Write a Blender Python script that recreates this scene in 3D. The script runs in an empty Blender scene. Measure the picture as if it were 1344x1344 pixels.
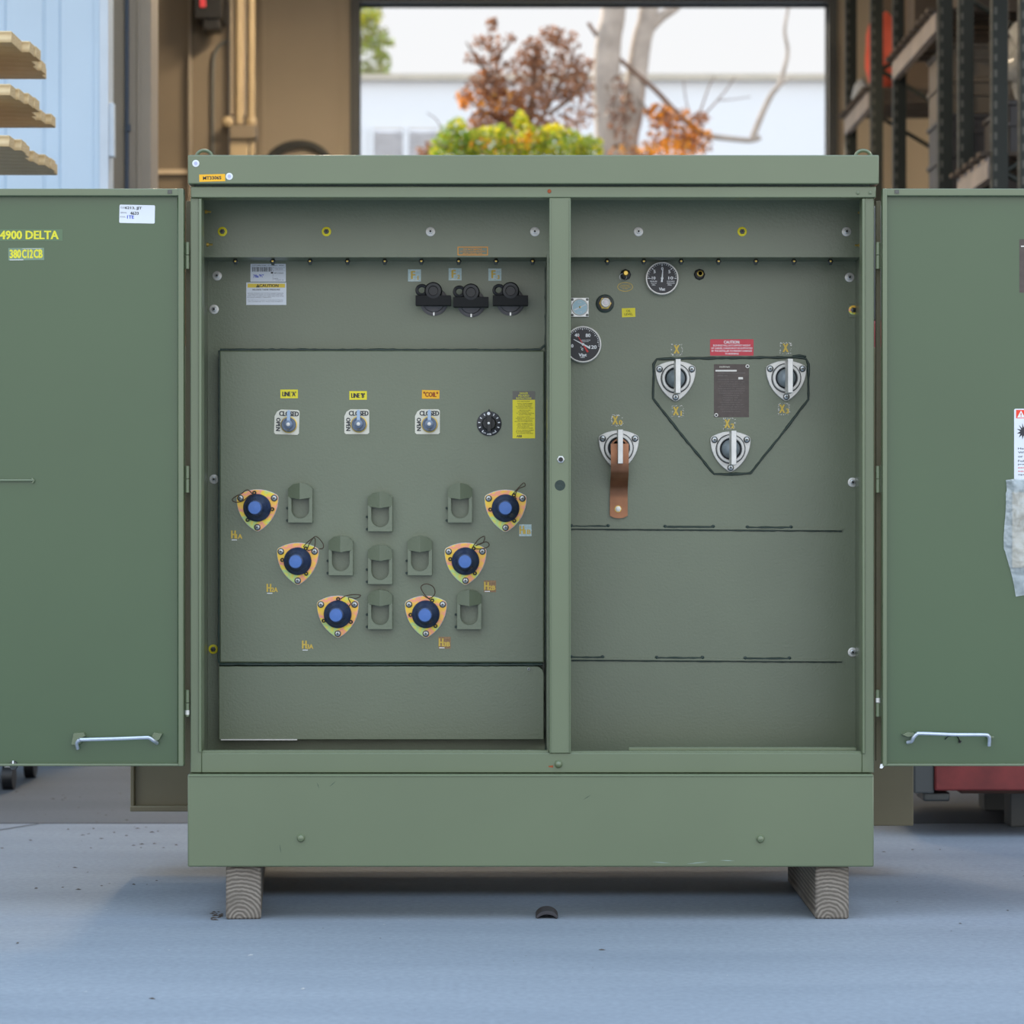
import bpy, bmesh, math, random
from mathutils import Vector, Matrix, noise as mnoise
random.seed(7)
PI = math.pi
D = 7.0; F = 3500.0; CAMZ = 1.068; CX = 672.0
col = bpy.context.scene.collection
def S(Y): return (D + Y) / F
def X(px, Y=0.0): return (px - CX) * S(Y)
def Z(py, Y=0.0): return CAMZ + (CX - py) * S(Y)

# ------------------------------------------------------------------ materials
MATS = {}
def mat(name, c, rough=0.5, metal=0.0, var=0.08, nscale=6.0, bump=0.0, bscale=120.0, spec=0.5, alpha=1.0, coat=0.0, c2=None, emit=None, trans=0.0):
    if name in MATS: return MATS[name]
    m = bpy.data.materials.new(name); m.use_nodes = True
    nt = m.node_tree; N = nt.nodes; L = nt.links
    b = N['Principled BSDF']
    b.inputs['Roughness'].default_value = rough; b.inputs['Metallic'].default_value = metal
    b.inputs['Specular IOR Level'].default_value = spec
    b.inputs['Alpha'].default_value = alpha
    b.inputs['Coat Weight'].default_value = coat; b.inputs['Coat Roughness'].default_value = 0.32
    b.inputs['Transmission Weight'].default_value = trans
    tc = N.new('ShaderNodeTexCoord')
    nz = N.new('ShaderNodeTexNoise'); nz.inputs['Scale'].default_value = nscale; nz.inputs['Detail'].default_value = 5
    L.new(tc.outputs['Object'], nz.inputs['Vector'])
    rp = N.new('ShaderNodeValToRGB')
    e = rp.color_ramp.elements
    e[0].position = 0.3; e[1].position = 0.7
    ca = [max(0, v * (1 - var)) for v in c]; cb = [min(1, v * (1 + var)) for v in c]
    if c2: cb = list(c2); ca = list(c)
    e[0].color = (*ca, 1); e[1].color = (*cb, 1)
    L.new(nz.outputs['Fac'], rp.inputs['Fac'])
    L.new(rp.outputs['Color'], b.inputs['Base Color'])
    if bump > 0:
        n2 = N.new('ShaderNodeTexNoise'); n2.inputs['Scale'].default_value = bscale; n2.inputs['Detail'].default_value = 3
        L.new(tc.outputs['Object'], n2.inputs['Vector'])
        bp = N.new('ShaderNodeBump'); bp.inputs['Strength'].default_value = bump; bp.inputs['Distance'].default_value = 0.002
        L.new(n2.outputs['Fac'], bp.inputs['Height']); L.new(bp.outputs['Normal'], b.inputs['Normal'])
    if emit:
        b.inputs['Emission Color'].default_value = (*emit[:3], 1); b.inputs['Emission Strength'].default_value = emit[3]
    MATS[name] = m
    return m

GREEN = (0.122, 0.154, 0.080)
green = mat('green_paint', GREEN, 0.36, 0, 0.05, 2.5, 0.05, 160, 0.6, coat=0.5)
green_tank = mat('green_tank_paint', (0.132, 0.156, 0.096), 0.40, 0, 0.06, 3, 0.35, 150, 0.6, coat=0.4)
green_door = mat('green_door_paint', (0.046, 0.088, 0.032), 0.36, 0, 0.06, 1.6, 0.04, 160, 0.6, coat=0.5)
seal = mat('dark_green_sealant', (0.012, 0.030, 0.022), 0.45, 0, 0.2, 30, 0.6, 90)
green_dk = mat('olive_radiator_paint', (0.195, 0.168, 0.098), 0.45, 0, 0.08, 4)
white = mat('white_label', (0.72, 0.75, 0.80), 0.5, 0, 0.03, 20)
black = mat('black_plastic', (0.008, 0.008, 0.009), 0.42, 0, 0.1, 20)
ink = mat('black_ink', (0.03, 0.03, 0.035), 0.6)
inkgrey = mat('grey_print', (0.25, 0.25, 0.28), 0.6)
whiteink = mat('white_ink', (0.8, 0.8, 0.8), 0.5)
blueink = mat('blue_ink', (0.03, 0.07, 0.5), 0.5)
redpaint = mat('red_needle', (0.6, 0.02, 0.02), 0.4)
yellow = mat('yellow_sticker', (0.78, 0.66, 0.02), 0.5, 0, 0.04, 20)
yellowtx = mat('yellow_lettering', (0.72, 0.66, 0.03), 0.5)
goldtx = mat('gold_lettering', (0.62, 0.42, 0.06), 0.5)
orange = mat('orange_sticker', (0.88, 0.45, 0.01), 0.5, 0, 0.04, 20)
orangeln = mat('orange_print', (0.72, 0.30, 0.04), 0.5)
redst = mat('red_sticker', (0.62, 0.05, 0.07), 0.5, 0, 0.04, 20)
clearst = mat('aged_clear_sticker', (0.20, 0.25, 0.18), 0.3, 0, 0.3, 400, c2=(0.30, 0.29, 0.20))
palest = mat('pale_blue_sticker', (0.42, 0.55, 0.55), 0.4, 0, 0.15, 200)
bronze = mat('bronze_plate', (0.080, 0.062, 0.055), 0.38, 0.3, 0.15, 60)
alu = mat('cast_aluminium', (0.66, 0.64, 0.60), 0.38, 0.35, 0.06, 60, 0.15, 300)
steel = mat('steel', (0.48, 0.50, 0.50), 0.28, 0.9, 0.1, 60)
darksteel = mat('dark_steel', (0.10, 0.105, 0.10), 0.35, 0.8, 0.1, 60)
galv = mat('galvanised_rod', (0.55, 0.60, 0.68), 0.32, 0.7, 0.1, 60)
brass = mat('brass', (0.62, 0.43, 0.10), 0.3, 0.8, 0.1, 60)
copper = mat('copper_strap', (0.30, 0.135, 0.07), 0.36, 0.6, 0.15, 25)
rubber = mat('navy_rubber', (0.030, 0.045, 0.095), 0.25, 0, 0.3, 40)
bluecap = mat('blue_cap', (0.06, 0.15, 0.42), 0.4, 0, 0.05, 60)
cordm = mat('brown_cord', (0.06, 0.035, 0.02), 0.7)
cream = mat('cream_plate', (0.70, 0.67, 0.56), 0.5, 0, 0.04, 30)
bluegrey = mat('blue_grey_knob', (0.15, 0.19, 0.26), 0.35, 0.4, 0.1, 60)
gaugeface = mat('gauge_face', (0.018, 0.018, 0.022), 0.4)
rust = mat('rust_spot', (0.30, 0.07, 0.02), 0.8, 0, 0.2, 100)

def zinc_mat():
    m = mat('iridescent_zinc', (0.8, 0.7, 0.1), 0.28, 0.15, 0.1, 13)
    rp = [n for n in m.node_tree.nodes if n.type == 'VALTORGB'][0].color_ramp
    rp.elements[0].position = 0.34; rp.elements[0].color = (0.85, 0.62, 0.03, 1)
    rp.elements[1].position = 0.68; rp.elements[1].color = (0.80, 0.66, 0.05, 1)
    a = rp.elements.new(0.455); a.color = (0.90, 0.50, 0.08, 1)
    a = rp.elements.new(0.50); a.color = (0.88, 0.30, 0.24, 1)
    a = rp.elements.new(0.545); a.color = (0.88, 0.66, 0.03, 1)
    a = rp.elements.new(0.61); a.color = (0.42, 0.68, 0.28, 1)
    return m
zinc = zinc_mat()

def wood_mat(name, c1, c2, scale=28, rings=True, rough=0.8, center=None):
    m = bpy.data.materials.new(name); m.use_nodes = True
    N = m.node_tree.nodes; L = m.node_tree.links; b = N['Principled BSDF']
    b.inputs['Roughness'].default_value = rough
    tc = N.new('ShaderNodeTexCoord'); mp = N.new('ShaderNodeMapping')
    L.new(tc.outputs['Object'], mp.inputs['Vector'])
    if center: mp.inputs['Location'].default_value = center
    mp.inputs['Scale'].default_value = (1, 0.05, 1) if rings else (0.06, 1, 1)
    w = N.new('ShaderNodeTexWave'); w.wave_type = 'RINGS'; w.rings_direction = 'Y' if rings else 'X'
    w.inputs['Scale'].default_value = scale; w.inputs['Distortion'].default_value = 2.4
    w.inputs['Detail'].default_value = 3; w.inputs['Detail Scale'].default_value = 2
    L.new(mp.outputs['Vector'], w.inputs['Vector'])
    nz = N.new('ShaderNodeTexNoise'); nz.inputs['Scale'].default_value = 18; nz.inputs['Detail'].default_value = 6
    L.new(tc.outputs['Object'], nz.inputs['Vector'])
    mx = N.new('ShaderNodeMath'); mx.operation = 'MULTIPLY'
    L.new(w.outputs['Fac'], mx.inputs[0]); L.new(nz.outputs['Fac'], mx.inputs[1])
    ad = N.new('ShaderNodeMath'); ad.operation = 'MULTIPLY'; ad.inputs[1].default_value = 1.6
    L.new(mx.outputs[0], ad.inputs[0])
    rp = N.new('ShaderNodeValToRGB'); rp.color_ramp.elements[0].color = (*c1, 1); rp.color_ramp.elements[1].color = (*c2, 1)
    L.new(ad.outputs[0], rp.inputs['Fac']); L.new(rp.outputs['Color'], b.inputs['Base Color'])
    bp = N.new('ShaderNodeBump'); bp.inputs['Strength'].default_value = 0.5; bp.inputs['Distance'].default_value = 0.003
    L.new(ad.outputs[0], bp.inputs['Height']); L.new(bp.outputs['Normal'], b.inputs['Normal'])
    return m
timberm = wood_mat('weathered_timber', (0.125, 0.105, 0.084), (0.29, 0.25, 0.205), 30, center=(0.01, 0, 0.0))
lumberm = wood_mat('fresh_lumber', (0.52, 0.36, 0.18), (0.74, 0.58, 0.34), 30, rings=False)

# ------------------------------------------------------------------ mesh builder
_txt = {}
def text_geo(s):
    if s in _txt: return _txt[s]
    cu = bpy.data.curves.new('t', 'FONT'); cu.body = s; cu.size = 1.0; cu.resolution_u = 2; cu.offset = 0.018
    o = bpy.data.objects.new('t', cu); col.objects.link(o)
    bpy.context.view_layer.update()
    dg = bpy.context.evaluated_depsgraph_get()
    me = bpy.data.meshes.new_from_object(o.evaluated_get(dg))
    vs = [(v.co.x, v.co.y) for v in me.vertices]; fs = [tuple(p.vertices) for p in me.polygons]
    bpy.data.objects.remove(o); bpy.data.curves.remove(cu); bpy.data.meshes.remove(me)
    if vs:
        x0 = min(v[0] for v in vs); x1 = max(v[0] for v in vs); y0 = min(v[1] for v in vs); y1 = max(v[1] for v in vs)
    else: x0 = x1 = y0 = y1 = 0
    r = (vs, fs, x0, x1, y0, y1); _txt[s] = r
    return r

WLOC = {}
class MB:
    """collects geometry; frame: u right, v up, w toward the viewer, in pixels at depth Y (or metres if no frame)"""
    def __init__(s, px=None, py=None, Y=0.0, rot=0.0):
        s.v = []; s.f = []; s.m = []; s.mats = []
        s.frame(px, py, Y, rot)
    def frame(s, px=None, py=None, Y=0.0, rot=0.0):
        if px is None: s.c = (0, 0, 0); s.k = 1.0; s.r = 0.0
        else: s.c = (X(px, Y), Y, Z(py, Y)); s.k = S(Y); s.r = math.radians(rot)
        return s
    def T(s, p):
        u, v, w = p
        ca, sa = math.cos(s.r), math.sin(s.r)
        return (s.c[0] + s.k * (u * ca - v * sa), s.c[1] - s.k * w, s.c[2] + s.k * (u * sa + v * ca))
    def mi(s, m):
        if m not in s.mats: s.mats.append(m)
        return s.mats.index(m)
    def add(s, vs, fs, m):
        b = len(s.v); s.v += [s.T(p) for p in vs]; i = s.mi(m)
        for f in fs: s.f.append(tuple(b + k for k in f)); s.m.append(i)
        return s
    def box(s, u0, u1, v0, v1, w0, w1, m):
        vs = [(u0,v0,w0),(u1,v0,w0),(u1,v1,w0),(u0,v1,w0),(u0,v0,w1),(u1,v0,w1),(u1,v1,w1),(u0,v1,w1)]
        return s.add(vs, [(3,2,1,0),(4,5,6,7),(0,1,5,4),(1,2,6,5),(2,3,7,6),(3,0,4,7)], m)
    def wbox(s, x0, x1, y0, y1, z0, z1, m):            # world metres, only with identity frame
        return s.box(x0, x1, z0, z1, -y1, -y0, m)
    def prism(s, pts, w0, w1, m):
        n = len(pts)
        vs = [(a, b, w0) for a, b in pts] + [(a, b, w1) for a, b in pts]
        fs = [tuple(reversed(range(n))), tuple(range(n, 2*n))] + [(i, (i+1) % n, n + (i+1) % n, n + i) for i in range(n)]
        return s.add(vs, fs, m)
    def frame_prism(s, outer, inner, w0, w1, m):       # same vertex count, ring between two loops
        n = len(outer)
        vs = [(a, b, w) for w in (w0, w1) for L_ in (outer, inner) for a, b in L_]
        fs = []
        for i in range(n):
            j = (i + 1) % n
            fs += [(i, j, 2*n + j, 2*n + i), (n + j, n + i, 3*n + i, 3*n + j), (2*n + i, 2*n + j, 3*n + j, 3*n + i), (j, i, n + i, n + j)]
        return s.add(vs, fs, m)
    def lathe(s, prof, m, cu=0, cv=0, n=28, cap=True):
        vs = []; fs = []
        for r, w in prof:
            for k in range(n):
                a = 2 * PI * k / n; vs.append((cu + r * math.cos(a), cv + r * math.sin(a), w))
        for i in range(len(prof) - 1):
            for k in range(n):
                l = (k + 1) % n
                fs.append((i*n + k, i*n + l, (i+1)*n + l, (i+1)*n + k))
        if prof[0][0] > 0 and not (len(prof) == 2 and prof[0][1] == prof[1][1]): fs.append(tuple(reversed(range(n))))
        if prof[-1][0] > 0 and cap: fs.append(tuple(range((len(prof)-1)*n, len(prof)*n)))
        return s.add(vs, fs, m)
    def tube(s, path, r, m, n=8, closed=False):
        P = [Vector(p) for p in path]; vs = []; fs = []
        L_ = len(P); up = None
        for i, p in enumerate(P):
            if closed: t = P[(i+1) % L_] - P[i-1]
            else: t = P[min(i+1, L_-1)] - P[max(i-1, 0)]
            t.normalize()
            if up is None:
                up = Vector((0, 0, 1)) if abs(t.z) < 0.9 else Vector((1, 0, 0))
            a = t.cross(up); 
            if a.length < 1e-6: a = t.orthogonal()
            a.normalize(); b = a.cross(t); up = b
            rr = r[i] if isinstance(r, (list, tuple)) else r
            for k in range(n):
                q = 2 * PI * k / n; vs.append(tuple(p + a * rr * math.cos(q) + b * rr * math.sin(q)))
        for i in range(L_ if closed else L_ - 1):
            j = (i + 1) % L_
            for k in range(n):
                l = (k + 1) % n
                fs.append((i*n + k, i*n + l, j*n + l, j*n + k))
        if not closed: fs += [tuple(reversed(range(n))), tuple(range((L_-1)*n, L_*n))]
        return s.add(vs, fs, m)
    def text(s, st, u, v, h, m, w=0.4, width=None, rot=0.0):   # centred at u,v; h height of the caps
        vs, fs, x0, x1, y0, y1 = text_geo(st)
        if not vs: return s
        k = h / max(0.05, (y1 - y0)); kx = k if width is None else width / max(0.01, (x1 - x0))
        ca, sa = math.cos(math.radians(rot)), math.sin(math.radians(rot))
        out = []
        for a, b in vs:
            a = (a - (x0 + x1) / 2) * kx; b = (b - (y0 + y1) / 2) * k
            out.append((u + a * ca - b * sa, v + a * sa + b * ca, w))
        s.add(out, fs, m)
        if h >= 3.6:                                   # bold strokes for condensed lettering
            e = (0.028 if width is not None and h > 11.4 else (0.042 if h > 5 else 0.022)) * h
            for sg, dw in ((-1, 0.02), (1, 0.04)):
                s.add([(a + sg * e * ca, b_ + sg * e * sa, c + dw) for a, b_, c in out], fs, m)
        return s
    def build(s, name, parent=None, bevel=0.0, label=None, smooth=True, fix=True, sharp=35):
        xs = [p[0] for p in s.v]; ys = [p[1] for p in s.v]; zs = [p[2] for p in s.v]
        c = Vector(((min(xs)+max(xs))/2, (min(ys)+max(ys))/2, min(zs) if parent is None else (min(zs)+max(zs))/2))
        me = bpy.data.meshes.new(name)
        me.from_pydata([(p[0]-c.x, p[1]-c.y, p[2]-c.z) for p in s.v], [], s.f)
        for m in s.mats: me.materials.append(m)
        me.polygons.foreach_set('material_index', s.m)
        if fix:
            bm = bmesh.new(); bm.from_mesh(me); bmesh.ops.recalc_face_normals(bm, faces=bm.faces); bm.to_mesh(me); bm.free()
        if smooth:
            me.polygons.foreach_set('use_smooth', [True] * len(me.polygons)); me.set_sharp_from_angle(angle=math.radians(sharp))
        me.update()
        o = bpy.data.objects.new(name, me); col.objects.link(o)
        if parent is not None: o.parent = parent; o.location = c - WLOC[parent.name]
        else: o.location = c
        WLOC[o.name] = c
        if bevel > 0:
            b = o.modifiers.new('bevel', 'BEVEL'); b.width = bevel; b.segments = 2; b.limit_method = 'ANGLE'; b.angle_limit = math.radians(50)
        if label: o['label'] = label
        return o

def tag(o, label, cat, group=None, kind=None):
    o['label'] = label; o['category'] = cat
    if group: o['group'] = group
    if kind: o['kind'] = kind
    return o
def thing(name, loc, label, cat, group=None):
    o = bpy.data.objects.new(name, None); o.empty_display_size = 0.1; col.objects.link(o); o.location = loc
    WLOC[o.name] = Vector(loc)
    return tag(o, label, cat, group)
def struct(o): o['kind'] = 'structure'; return o

# ================================================================== SETTING
def concrete(k=1.0, name='concrete_slab'):
    m = bpy.data.materials.new(name); m.use_nodes = True
    N = m.node_tree.nodes; L = m.node_tree.links; b = N['Principled BSDF']
    tc = N.new('ShaderNodeTexCoord')
    def noise(sc, det, vec=None):
        n = N.new('ShaderNodeTexNoise'); n.inputs['Scale'].default_value = sc; n.inputs['Detail'].default_value = det
        L.new(vec or tc.outputs['Object'], n.inputs['Vector']); return n
    mp = N.new('ShaderNodeMapping'); mp.inputs['Scale'].default_value = (0.5, 2.2, 1); L.new(tc.outputs['Object'], mp.inputs['Vector'])
    n1 = noise(1.1, 6, mp.outputs['Vector']); n2 = noise(60, 4)
    r1 = N.new('ShaderNodeValToRGB'); r1.color_ramp.elements[0].position = 0.32; r1.color_ramp.elements[1].position = 0.72
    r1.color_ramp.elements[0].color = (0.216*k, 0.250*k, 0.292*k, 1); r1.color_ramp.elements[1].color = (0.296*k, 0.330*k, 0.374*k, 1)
    L.new(n1.outputs['Fac'], r1.inputs['Fac'])
    r2 = N.new('ShaderNodeValToRGB'); r2.color_ramp.elements[0].position = 0.25; r2.color_ramp.elements[1].position = 0.7
    r2.color_ramp.elements[0].color = (0.82, 0.82, 0.82, 1); r2.color_ramp.elements[1].color = (1.08, 1.08, 1.08, 1)
    L.new(n2.outputs['Fac'], r2.inputs['Fac'])
    mx = N.new('ShaderNodeMix'); mx.data_type = 'RGBA'; mx.blend_type = 'MULTIPLY'; mx.inputs['Factor'].default_value = 0.8
    L.new(r1.outputs['Color'], mx.inputs['A']); L.new(r2.outputs['Color'], mx.inputs['B'])
    L.new(mx.outputs['Result'], b.inputs['Base Color'])
    b.inputs['Roughness'].default_value = 0.72
    bp = N.new('ShaderNodeBump'); bp.inputs['Strength'].default_value = 0.25; bp.inputs['Distance'].default_value = 0.003
    L.new(n2.outputs['Fac'], bp.inputs['Height']); L.new(bp.outputs['Normal'], b.inputs['Normal'])
    return m
conc = concrete()
b = MB(); b.wbox(-40, 45, -25, 90, -0.15, 0.0, conc); fl = struct(b.build('floor', smooth=False))
b = MB(); b.wbox(-12, 6.2, 2.155, 13.2, -0.1, 0.0008, concrete(0.36, 'shade_toned_concrete')); o = b.build('floor', smooth=False); struct(o)  # interior slab colour darkened to paint in the indoor shade
jointm = mat('joint_filler', (0.06, 0.06, 0.065), 0.9)
b = MB(); b.wbox(-20, 20, 2.14, 2.155, -0.02, 0.0012, jointm); struct(b.build('trim_1', smooth=False))
b = MB()
p0 = Vector((-1.95, 1.55)); p1 = Vector((-1.62, 2.14)); 
b.add([(p0.x, 0.0012, -p0.y), (p0.x+.012, 0.0012, -p0.y), (p1.x+.012, 0.0012, -p1.y), (p1.x, 0.0012, -p1.y)], [(0,1,2,3)], jointm)
struct(b.build('trim_2', smooth=False))

# warehouse shell
bluewall = mat('pale_blue_cladding', (0.55, 0.69, 0.82), 0.4, 0, 0.03, 2)
trimw = mat('white_corner_trim', (0.62, 0.70, 0.78), 0.45, 0, 0.04, 5)
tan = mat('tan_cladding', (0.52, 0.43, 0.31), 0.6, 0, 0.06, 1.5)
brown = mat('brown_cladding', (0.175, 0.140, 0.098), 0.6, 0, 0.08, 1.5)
taupe = mat('taupe_steel', (0.30, 0.26, 0.21), 0.55, 0, 0.05, 3)
frame_g = mat('dark_grey_frame', (0.085, 0.090, 0.088), 0.5, 0, 0.05, 5)
roofm = mat('roof_sheet', (0.30, 0.29, 0.27), 0.6)
YW = 4.5
xe = X(143, YW)
b = MB()
pts = []
xx = -12.0
pts_top = [( -12.0, YW)]
# corrugated cladding: real ribs
zz0, zz1 = 0.0, 5.6
prof = []
x = xe - 0.055
while x > -12:
    prof += [(x, YW), (x - 0.15, YW), (x - 0.165, YW + 0.018), (x - 0.22, YW + 0.018), (x - 0.235, YW)]
    x -= 0.235
vs = []; fs = []
for i, (a, y) in enumerate(prof): vs += [(a, zz0, -y), (a, zz1, -y)]
for i in range(len(prof) - 1): fs.append((2*i, 2*i+1, 2*i+3, 2*i+2))
b.add(vs, fs, bluewall)
b.wbox(-12, xe - 0.02, YW + 0.03, YW + 0.10, 0, 5.6, bluewall)
struct(b.build('wall_front', smooth=False, fix=False))
b = MB(); b.wbox(xe - 0.036, xe, YW - 0.025, YW + 0.13, 0, 5.6, trimw); b.wbox(xe - 0.06, xe - 0.036, YW - 0.012, YW + 0.03, 0, 5.6, bluewall)
struct(b.build('trim_3', smooth=False))
# white door sensor on the trim
b = MB(); b.wbox(xe - 0.002, xe + 0.021, YW + 0.0, YW + 0.05, Z(205, YW), Z(135, YW), trimw)
struct(b.build('trim_4', bevel=0.002))
# taupe column just inside
YC = 5.0
b = MB(); b.wbox(X(135, YC), X(198, YC), YC, YC + 0.25, 0, 5.6, taupe)
b.wbox(X(180, YC), X(184, YC), YC - 0.01, YC, 0, 5.6, taupe)
struct(b.build('wall_jamb', smooth=False, bevel=0.004))
b = MB(); navy = mat('navy_conduit', (0.035, 0.055, 0.09), 0.45)
b.tube([(X(167, YC), 0.02, -YC + 0.014), (X(167, YC), 5.6, -YC + 0.014)], 0.010, navy, 10)
b.tube([(X(168, YC), Z(173, YC), -YC + 0.016), (X(168, YC), Z(164, YC), -YC + 0.016)], 0.014, navy, 10)
tag(b.build('conduit'), 'dark navy conduit running up the taupe column', 'conduit')
# left interior and partition
YP = 11.0
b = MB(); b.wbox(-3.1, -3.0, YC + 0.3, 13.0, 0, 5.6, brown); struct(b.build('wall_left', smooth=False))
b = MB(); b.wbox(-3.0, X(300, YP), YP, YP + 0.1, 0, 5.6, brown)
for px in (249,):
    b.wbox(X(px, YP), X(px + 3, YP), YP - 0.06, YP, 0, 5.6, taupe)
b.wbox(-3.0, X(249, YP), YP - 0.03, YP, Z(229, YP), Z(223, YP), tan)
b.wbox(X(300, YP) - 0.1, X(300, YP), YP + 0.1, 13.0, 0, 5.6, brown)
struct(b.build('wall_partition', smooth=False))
YR = 13.0
dl, dr, dt = X(472, YR), X(1086, YR), Z(5, YR)
b = MB()
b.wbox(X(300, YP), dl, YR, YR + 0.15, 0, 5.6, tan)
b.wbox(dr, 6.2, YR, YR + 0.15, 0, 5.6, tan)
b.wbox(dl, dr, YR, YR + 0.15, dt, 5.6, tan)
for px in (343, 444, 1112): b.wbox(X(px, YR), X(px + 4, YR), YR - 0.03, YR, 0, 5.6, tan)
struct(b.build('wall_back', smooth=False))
b = MB(); fw = 0.068
b.wbox(dl - fw, dl, YR - 0.05, YR + 0.17, 0, dt + fw, frame_g); b.wbox(dr, dr + fw, YR - 0.05, YR + 0.17, 0, dt + fw, frame_g)
b.wbox(dl, dr, YR - 0.05, YR + 0.17, dt, dt + fw, frame_g)
struct(b.build('door_1', smooth=False))
b = MB(); b.wbox(6.2, 6.3, YW, 13.15, 0, 5.6, brown); struct(b.build('wall_right', smooth=False))
b = MB(); b.wbox(-12, 6.3, 2.3, 13.3, 5.6, 5.75, roofm); struct(b.build('ceiling', smooth=False))

# pipes on the partition end
YQ = 10.9
pg = thing('pipe_run', (X(318, YQ), YQ, 0), 'pair of cream vertical pipes clamped beside the tan rear wall', 'pipe')
pipem = mat('cream_pipe', (0.36, 0.28, 0.17), 0.4, 0, 0.05, 5)
for px, r in ((314, 0.028), (330, 0.026)):
    b = MB(); b.tube([(X(px, YQ), Z(163, YQ), -YQ), (X(px, YQ), 5.6, -YQ)], r, pipem, 12); b.build('pipe', pg)
for px in (299, 330):
    b = MB(px, 160, YQ); b.lathe([(2, -8), (6, -6), (8, 0), (6, 5), (0, 7)], pipem); b.build('elbow', pg)
b = MB(); b.wbox(X(303, YQ), X(337, YQ), YQ - 0.08, YQ + 0.08, Z(184, YQ), Z(166, YQ), brown); b.build('clamp_box', pg, 0.005)
b = MB(); b.wbox(X(303, YQ), X(327, YQ), YQ - 0.05, YQ + 0.08, 0, Z(184, YQ), pipem); b.wbox(X(329, YQ), X(335, YQ), YQ - 0.05, YQ, 0, Z(184, YQ), pipem); b.build('riser_duct', pg, 0.005)
b = MB(); b.wbox(X(302, YQ), X(322, YQ), YQ + 0.02, YQ + 0.1, Z(150, YQ), 5.6, tan); b.build('backing_channel', pg, 0.003)
# dark fan box high up and cable
YF = 10.7
b = MB(); b.wbox(X(255, YF), X(291, YF), YF, YF + 0.3, Z(24, YF), Z(-30, YF), black); b.wbox(X(266, YF), X(288, YF), YF + 0.02, YF + 0.2, Z(38, YF), Z(24, YF), black)
b.wbox(X(262, YF), X(270, YF), YF - 0.01, YF, Z(10, YF), Z(-20, YF), redst)
tag(b.build('motor_housing', bevel=0.02), 'black boxy motor mounted high on the brown partition wall', 'motor')
b = MB(); pth = []
for i in range(14):
    t = i / 13; a = t * PI / 2
    pth.append((X(300 - 20 * math.sin(a), YP), Z(55 + 30 * (1 - math.cos(a)), YP), -(YP - 0.02)))
pth.append((X(279, YP), Z(230, YP), -(YP - 0.02)))
b.tube(pth, 0.012, frame_g); tag(b.build('cable'), 'dark cable curving down the brown partition wall', 'cable')
YH = 12.975
b = MB()
for k, (r, cx_) in enumerate(((44, 392), (38, 395))):
    b.tube([(X(cx_ + r * math.cos(a), YH), Z(222 - r * 0.8 * math.sin(a), YH), -YH + 0.03 * k) for a in [2*PI*i/40 for i in range(40)]], 0.018, frame_g, closed=True)
tag(b.build('coiled_hose'), 'looped dark hose hung on the tan rear wall', 'hose')
# added fill lamps under the roof, out of view, to brighten the interior
def lamp(x, y, where, e):
    t = thing('fill_lamp', (x, y, 5.0), 'added unseen fill lamp hung ' + where, 'lamp')
    b = MB(); b.tube([(x, 5.15, -y), (x, 5.6, -y)], 0.012, frame_g); b.build('hanger', t)
    b = MB(); b.wbox(x - 0.16, x + 0.16, y - 0.6, y + 0.6, 5.08, 5.16, white); b.build('housing', t, 0.01)
    b = MB(); b.wbox(x - 0.14, x + 0.14, y - 0.57, y + 0.57, 5.055, 5.08, mat('fill_lamp_diffuser', (0.9, 0.85, 0.75), 0.5, emit=(1, 0.80, 0.55, e))); b.build('diffuser', t)
lamp(-0.8, 9.5, 'near the rear doorway', 110)
lamp(-1.2, 6.0, 'over the middle of the warehouse', 110)
lamp(4.5, 8.0, 'over the aisle beyond the racks', 30)

# ================================================================== OUTSIDE, BEYOND THE REAR DOOR
YB = 30.0
bt = thing('warehouse_building', (1.0, YB, 0), 'long white building across the yard with a beige roof edge', 'building')
bw = mat('white_building_wall', (0.78, 0.76, 0.74), 0.6, 0, 0.02, 0.5)
bf = mat('beige_fascia', (0.55, 0.47, 0.36), 0.6)
b = MB(); b.wbox(-16, 20, YB, YB + 12, 0, Z(106, YB), bw); b.build('wall', bt)
b = MB(); b.wbox(-16.1, 20.1, YB - 0.1, YB + 12.1, Z(106, YB), Z(98, YB), bf); b.build('fascia', bt)
slat = mat('louvre_slat', (0.72, 0.70, 0.72), 0.5)
for a, c in ((491, 529), (537, 574)):
    b = MB(); z1 = Z(169, YB); z0 = z1 - 1.3
    b.wbox(X(a, YB), X(c, YB), YB - 0.02, YB - 0.005, z0, z1, bf)
    z = z0 + 0.03
    while z < z1 - 0.03:
        b.add([(X(a, YB), z, YB * -1 + 0.08), (X(c, YB), z, -YB + 0.08), (X(c, YB), z + 0.05, -YB + 0.02), (X(a, YB), z + 0.05, -YB + 0.02)], [(0, 1, 2, 3)], slat); z += 0.075
    b.wbox(X(a, YB) - 0.04, X(a, YB), YB - 0.09, YB, z0, z1 + .03, bw); b.wbox(X(c, YB), X(c, YB) + 0.04, YB - 0.09, YB, z0, z1 + .03, bw)
    b.build('louvre_vent', bt, fix=False, smooth=False)

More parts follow.
